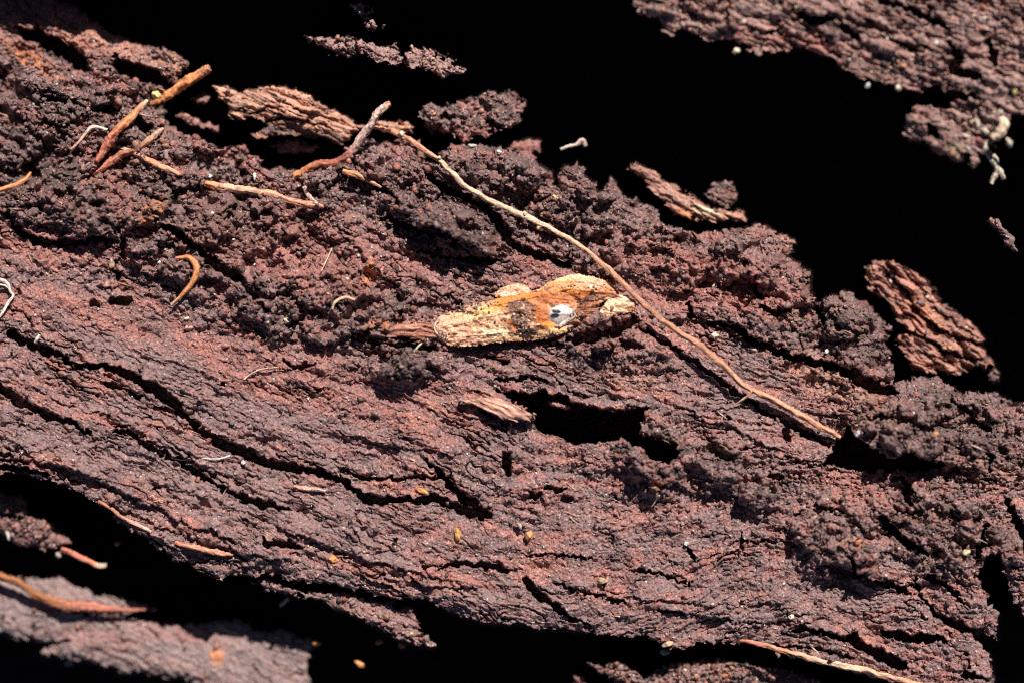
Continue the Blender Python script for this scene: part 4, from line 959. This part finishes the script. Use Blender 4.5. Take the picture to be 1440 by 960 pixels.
soilm = smooth(.05, .6, soil)
crumbs("soil_crumbs", 9000, (-10, -10, 1450, 970), 1.2, 4.2, [DARK * 1.3, GREY * .8, RED * .7, GREY], "dark crumbs of soil strewn over the rotten log", 5, dens=.12 + .88 * soilm)
crumbs("soil_crumbs", 420, (110, 90, 300, 270), 1.6, 6, [DARK * 1.3, GREY, RED * .8, TAN * .6], "lumps of soil heaped round the orange root pieces at upper left", 15)
crumbs("soil_crumbs", 260, (538, 490, 604, 534), 1.2, 4.6, [DARK * 1.5, GREY * .8, DARK], "grey crumbs heaped below the moth's antenna", 16)
crumbs("soil_crumbs", 300, (400, 225, 620, 300), 1.6, 5.5, [DARK * 1.3, GREY * .9, RED * .7], "lumps of soil heaped at the foot of the bent twig", 17)
crumbs("mineral_grains", 1500, (-10, -10, 1450, 970), .8, 2.2, [(.6, .5, .44), (.5, .4, .34), (.62, .45, .3), (.7, .66, .62), (.55, .28, .2)], "tiny pale mineral grains strewn over the rotten log", 6)
SW = np.array([(.12 if q[0] is LLg[0] else 1) * q[4] if q[5] < 1450 and q[6] < 960 else 0 for q in SURF]); SW = SW / SW.sum()
crumbs("soil_crumbs", 2600, None, 1.2, 4.6, [DARK * 1.4, GREY * .9, RED * .8, GREY * 1.2, TAN * .7], "crumbs of soil strewn over the banks and loose pieces round the hollow", 7, surf=True)
crumbs("mineral_grains", 420, None, 1.0, 3.2, [(.66, .5, .36), (.6, .45, .25), (.62, .45, .3), (.7, .66, .6), (.6, .28, .15)], "pale and yellow mineral grains strewn over the banks and loose pieces", 8, surf=True)
crumbs("wood_slivers", 700, (-10, -10, 1450, 970), .7, 1.6, [(.5, .22, .15), (.42, .2, .15), (.58, .36, .25), (.3, .12, .09), (.45, .3, .26)], "tiny reddish wood slivers strewn along the grain of the log", 9, long=7.0)

# ================================================================== the moth
mz0 = 26.0
moth = empty("moth", tuple(wp(np.float64(755), np.float64(440), np.float64(-10))))
tag(moth, "small mottled orange and cream moth with folded wings and white spot on the log", "moth")
CRE = np.array([.68, .35, .19], F32); MOR = np.array([.66, .22, .03], F32); RUS = np.array([.46, .12, .025], F32); BRN = np.array([.10, .042, .028], F32); MPK = np.array([.78, .42, .28], F32); SIL = np.array([.62, .64, .66], F32)
MSH = []
def moth_sheet(name, poly, base, dome, fall, zones, basec, thick=4, grad=(0, 0), seed=0, amp=1.0, edge=1.3, ridges=(), mat=None, bumps=(), label=None, dots=.5):
    P = np.array(poly, F32)
    uu = np.arange(P[:, 0].min() - 3, P[:, 0].max() + 3, .62).astype(F32); vv = np.arange(P[:, 1].min() - 3, P[:, 1].max() + 3, .62).astype(F32)
    U, V = np.meshgrid(uu, vv)
    sd = poly_sd(U, V, poly) + edge * (1.0 * perlin(U / 6, V / 5, 600 + seed) + .8 * perlin(U / 2.4, V / 2.4, 601 + seed))
    cu, cv = P.mean(0)
    Z = base + dome * (1 - np.exp(-np.maximum(sd, 0) / fall)) + grad[0] * (U - cu) + grad[1] * (V - cv)
    Z = Z + amp * (2.6 * perlin(U / 13, V / 8, 602 + seed) + .6 * perlin(U / 3.4, V / 3, 603 + seed) + .9 * np.abs(perlin(U / 13, V / 2.6, 609 + seed)) * smooth(-.2, .3, perlin(U / 20, V / 12, 610 + seed)))
    for b in bumps: Z += bump_at(U, V, *b[:5], b[5], .8)
    c = np.broadcast_to(basec, U.shape + (3,)).copy()
    n1 = perlin(U / 14, V / 8, 604 + seed); n2 = perlin(U / 4.5, V / 3.2, 605 + seed); n3 = perlin(U / 1.9, V / 1.7, 606 + seed)
    c = mixc(c, MPK, np.clip(.45 * smooth(-.1, .5, n1 + .4 * n2), 0, 1)); c = mixc(c, np.array([.84, .58, .36], F32), .5 * smooth(.1, .6, n2 - .3 * n1))
    for (cx, cy, rx, ry, an, cc, k) in zones:
        w = np.clip(blob(U, V, cx + 2.4 * n2, cy + 2 * n1, rx, ry, an, hard=.45) * (k + .7 * n2 + .35 * n3), 0, 1)
        c = c + (cc - c) * w[..., None]
    sp = cells(U / 6.5 + .3 * n3, V / 5.5 + .3 * n2, 607 + seed)
    c = mixc(c, BRN * 1.6, dots * smooth(.60, .70, sp) * smooth(-.25, .15, n1 + .1)); Z = Z + dots * 1.6 * smooth(.60, .74, sp) * smooth(-.25, .15, n1 + .1)
    gr = perlin(U / 3.2, V / 2.2, 611 + seed)
    c = mixc(c, np.array([.40, .19, .10], F32), .75 * smooth(.12, .45, gr))
    c = c * (1 + .38 * n3 + .25 * n2)[..., None]
    # veins
    for pts, w, h in ridges:
        d, _ = line_dist(U + .8 * n2, V + .8 * n1, pts, w); Z += h * (1 - smooth(.3, 1.3, d))
    MSH.append((U, V, Z, sd))
    o = sheet(name, mat or M_MOTH, U, V, Z, sd > 0, thick, np.clip(c, .015, .92), moth, jitter=.12, closed=True, jseed=seed)
    if label: o['label'] = label
    return o
zb0 = max(zsmooth(755, 455, 30), zsmooth(680, 450, 30)) - 2
mz = zb0 + 5
moth_sheet("hind_wing", [(694, 414), (699, 408), (706, 404), (723, 398), (738, 400), (748, 409), (744, 418), (727, 422), (705, 424)], mz + 2, 4, 5,
           [(716, 412, 16, 5, -8, np.array([.85, .62, .45], F32), .8), (735, 404, 12, 4, 15, MPK, .8), (722, 420, 22, 3, 0, RUS, .7)], CRE, seed=1, thick=5)
moth_sheet("hind_wing", [(755, 408), (771, 397), (789, 389), (808, 385), (833, 388), (849, 393), (862, 402), (872, 411), (868, 418), (850, 424), (820, 428), (790, 428), (762, 420)], mz + 6, 9, 8,
           [(800, 390, 34, 4, -6, np.array([.90, .66, .36], F32), .9), (812, 402, 28, 4, 5, np.array([.88, .66, .38], F32), .7), (790, 399, 20, 4, -10, MOR, .7), (832, 398, 20, 5, 12, MPK, .8),
            (785, 413, 34, 7, -8, MOR, 1.3), (825, 414, 34, 6, -5, RUS, 1.3), (800, 402, 30, 3, -4, np.array([.6, .28, .12], F32), .8), (858, 408, 12, 5, 25, RUS, .4), (770, 407, 4, 3, 0, BRN, .8)], CRE, seed=2, thick=6,
           ridges=[([(760, 410), (790, 396), (830, 396), (864, 408)], 1.6, 1.2), ([(764, 416), (800, 406), (850, 412)], 1.6, 1.2)], label="arched cream and yellow wing")
moth_sheet("wing_tip", [(842, 441), (848, 428), (860, 418), (870, 414), (883, 417), (896, 425), (893, 435), (879, 441), (863, 444), (851, 449)], mz + 15, 6, 5,
           [(862, 430, 12, 7, -20, np.array([.86, .58, .32], F32), .8), (884, 424, 6, 3, 0, BRN, .6), (888, 434, 6, 3, -20, MOR, .7), (870, 442, 12, 2, -10, RUS, .6)], np.array([.82, .52, .34], F32), seed=3, thick=4, dots=.2)
moth_sheet("abdomen", [(800, 434), (812, 424), (826, 415), (842, 412), (856, 413), (856, 420), (846, 427), (840, 438), (836, 450), (820, 460), (802, 464), (792, 456)], mz + 11, 10, 7,
           [(830, 420, 18, 6, -20, BRN, 1.1), (815, 440, 18, 12, -20, np.array([.20, .06, .02], F32), .8), (838, 428, 10, 5, 0, np.array([.35, .10, .03], F32), .8), (842, 413, 12, 2.4, 10, np.array([.4, .34, .32], F32), .5), (818, 458, 12, 6, 0, RUS, .8)], BRN * 2.2, seed=4, amp=2.6, thick=8, edge=1.4)
FW = [(612, 462), (613, 451), (618, 444), (626, 440), (645, 436), (656, 428), (682, 423), (700, 420), (720, 415), (746, 411), (764, 408), (786, 411), (806, 417), (812, 428), (812, 446),
      (806, 464), (785, 473), (762, 477), (741, 479), (718, 480), (693, 483), (666, 486), (640, 487), (624, 484), (615, 476)]
moth_sheet("fore_wing", FW, mz + 14, 9, 12,
           [(698, 428, 34, 9, -10, MOR, 1.2), (745, 418, 44, 8, -6, MOR, 1.3), (780, 420, 34, 8, 4, RUS, 1.1), (670, 440, 30, 8, -14, np.array([.9, .64, .22], F32), .7), (640, 452, 24, 12, -10, MPK, .6),
            (668, 431, 22, 4, -14, np.array([.42, .30, .24], F32), .7), (700, 468, 24, 8, -4, np.array([.92, .68, .4], F32), .8), (650, 476, 30, 7, 0, MPK, .7), (733, 434, 18, 11, 10, BRN * 1.4, 2.0),
            (738, 455, 22, 14, -20, BRN, 2.0), (727, 462, 10, 6, 0, RUS, .9), (760, 446, 12, 20, 0, RUS, 1.3), (770, 458, 18, 6, -10, MOR, .9), (790, 462, 24, 5, -12, np.array([.9, .60, .3], F32), .9),
            (748, 470, 20, 7, -10, np.array([.45, .28, .12], F32), .9), (714, 452, 8, 4, 0, RUS, .9), (708, 450, 4, 3, 0, BRN, 1.2), (800, 448, 8, 14, 0, RUS, .7), (668, 452, 5, 3, 20, BRN, .9),
            (645, 458, 4, 3, 0, BRN, .8), (624, 468, 6, 9, 0, np.array([.40, .20, .12], F32), .7), (688, 474, 6, 3, 0, BRN, .7)],
           CRE, seed=5, thick=9, dots=.8, ridges=[([(626, 462), (680, 446), (730, 436)], 1.5, 1.0), ([(630, 474), (690, 470), (720, 466)], 1.4, .9), ([(640, 444), (700, 428), (760, 416), (800, 420)], 1.8, 1.4)],
           bumps=[(738, 455, 16, 10, -20, 3), (733, 434, 14, 8, 0, 2), (765, 450, 8, 14, 10, 2)], label="cream forewing with orange and brown mottling")
M_SILV = wood_material("silvery_scales", rough=0.32, spec=0.6, grain=0.12, bump=0.35, sparkle=0, fine=1.6)
moth_sheet("eye_spot", [(767, 442), (770, 436), (775, 431), (783, 428), (791, 428), (799, 431), (805, 436), (807, 441), (804, 446), (797, 450), (790, 455), (784, 457), (777, 454), (770, 448)], mz + 20, 8, 7,
           [(782, 438.5, 5.5, 2.2, 8, np.array([.03, .03, .04], F32), 1.3), (800, 448, 8, 6, 0, np.array([.5, .4, .36], F32), .8), (786, 430, 14, 2, -10, np.array([.6, .55, .52], F32), .4)], SIL * .85, seed=6, thick=6, amp=.25, mat=M_SILV, dots=0, edge=.4, label="white silvery oval spot")
moth_sheet("scale_tuft", [(790, 452), (800, 446), (804, 448), (796, 456), (788, 461), (785, 458)], mz + 23, 3, 2, [], np.array([.6, .52, .46], F32), seed=7, thick=3, dots=.2)
moth_sheet("scale_tuft", [(774, 460), (800, 456), (806, 458), (800, 466), (782, 471), (774, 468)], mz + 20, 4, 3, [(790, 460, 14, 3, -8, CRE, .8)], np.array([.85, .45, .18], F32), seed=8, thick=4, dots=.1)
moth_sheet("scale_tuft", [(726, 432), (734, 426), (746, 428), (750, 440), (742, 446), (730, 444)], mz + 20, 6, 4, [(738, 436, 5, 4, 0, np.array([.35, .22, .16], F32), .6)], BRN * 1.8, seed=9, thick=4, dots=.7, amp=2.4, edge=1.4)
moth_sheet("scale_tuft", [(727, 448), (740, 443), (754, 446), (760, 454), (756, 466), (740, 470), (726, 463), (722, 454)], mz + 21, 7, 4, [(736, 450, 5, 3, 0, np.array([.2, .14, .12], F32), .6), (746, 460, 6, 4, 0, CRE, .6)], BRN * 1.2, seed=10, thick=4, dots=.2, amp=2.4, edge=1.4)
moth_sheet("head", [(611, 462), (613, 452), (620, 446), (628, 448), (632, 458), (632, 474), (626, 482), (616, 478), (611, 470)], mz + 18, 7, 4,
           [(621, 462, 4, 5, 0, np.array([.35, .22, .16], F32), .7), (622, 474, 4, 3, 0, BRN * 2, .8)], MPK, seed=11, thick=7, amp=1.6)
AN = np.array([.80, .72, .46])
grain("spot_mark", 783, 438, mz + 33, 6.4, 2.6, 1.6, -8, (.03, .03, .035), M_GRAIN, moth, seed=5, lump=.1)
tube("spot_rim", [(806, 437, mz + 22, 1.2), (808, 444, mz + 22, 1.4), (800, 451, mz + 23, 1.4), (790, 458, mz + 23, 1.4), (780, 459, mz + 22, 1.2)], M_ROOT, [(0, np.array([.4, .36, .34])), (1, np.array([.3, .22, .18]))], moth, sides=8, seed=66)
tube("antenna", [(615, 471, mz + 22, 1.9), (608, 474, mz + 22, 1.8), (597, 480, mz + 22, 1.6), (588, 487, mz + 20, 1.5), (582, 496, mz + 17, 1.4), (579, 508, mz + 12, 1.0)], M_ROOT, [(0, AN), (1, AN)], moth, sides=8, seed=60)
tube("antenna", [(615, 470, mz + 26, 1.2), (611, 462, mz + 27, 1.2), (613, 453, mz + 27, 1.1), (619, 447, mz + 27, .8)], M_ROOT, [(0, CREAM), (1, CREAM)], moth, sides=8, seed=61)
LG = np.array([.55, .50, .46])
tube("leg", [(832, 452, mz + 16, 2.2), (838, 456, mz + 14, 2.2), (848, 465, mz + 8, 1.6)], M_ROOT, [(0, LG * .5), (.5, LG * 1.3), (1, LG)], moth, sides=8, seed=62)
tube("leg", [(822, 456, mz + 16, 1.8), (828, 458, mz + 14, 1.8), (830, 462, mz + 8, 1.2)], M_ROOT, [(0, BRN * 2), (.5, LG), (1, LG)], moth, sides=8, seed=63)
tube("leg", [(842, 448, mz + 14, 2), (852, 452, mz + 12, 2), (856, 460, mz + 6, 1.4)], M_ROOT, [(0, BRN * 2), (1, LG * .5)], moth, sides=8, seed=64)
tube("leg", [(860, 412, mz + 20, 1.6), (876, 420, mz + 18, 1.6), (898, 430, mz + 12, 1.2)], M_ROOT, [(0, RB), (1, RT)], moth, sides=8, seed=65)
# dark crumbs stuck to the moth
gu = np.arange(600, 910, 1.0); gv = np.arange(380, 495, 1.0); gz = np.full((len(gv), len(gu)), -999.0)
for (u_, v_, z_, d_) in MSH:
    m_ = d_ > 1
    ii = np.clip(np.round(u_[m_] - 600).astype(int), 0, len(gu) - 1); jj = np.clip(np.round(v_[m_] - 380).astype(int), 0, len(gv) - 1)
    np.maximum.at(gz, (jj, ii), z_[m_])
MU = (gu, gv, gz, None)
crumbs("soil_crumbs", 280, None, .7, 2.4, [BRN * 2, BRN * 1.3, DARK, GREY * .8, (.5, .3, .2), (.6, .45, .35)], "dark crumbs stuck to the moth's wings", 11,
       pts=[(640, 436, 26, 8, 0), (655, 436, 30, 8, 0), (680, 428, 26, 7, 0), (738, 438, 18, 14, 0), (738, 456, 20, 14, 0), (745, 468, 22, 8, 0), (820, 440, 26, 22, 0), (808, 458, 20, 8, 0), (622, 470, 10, 14, 0), (690, 450, 60, 26, 0), (820, 404, 40, 10, 0)])
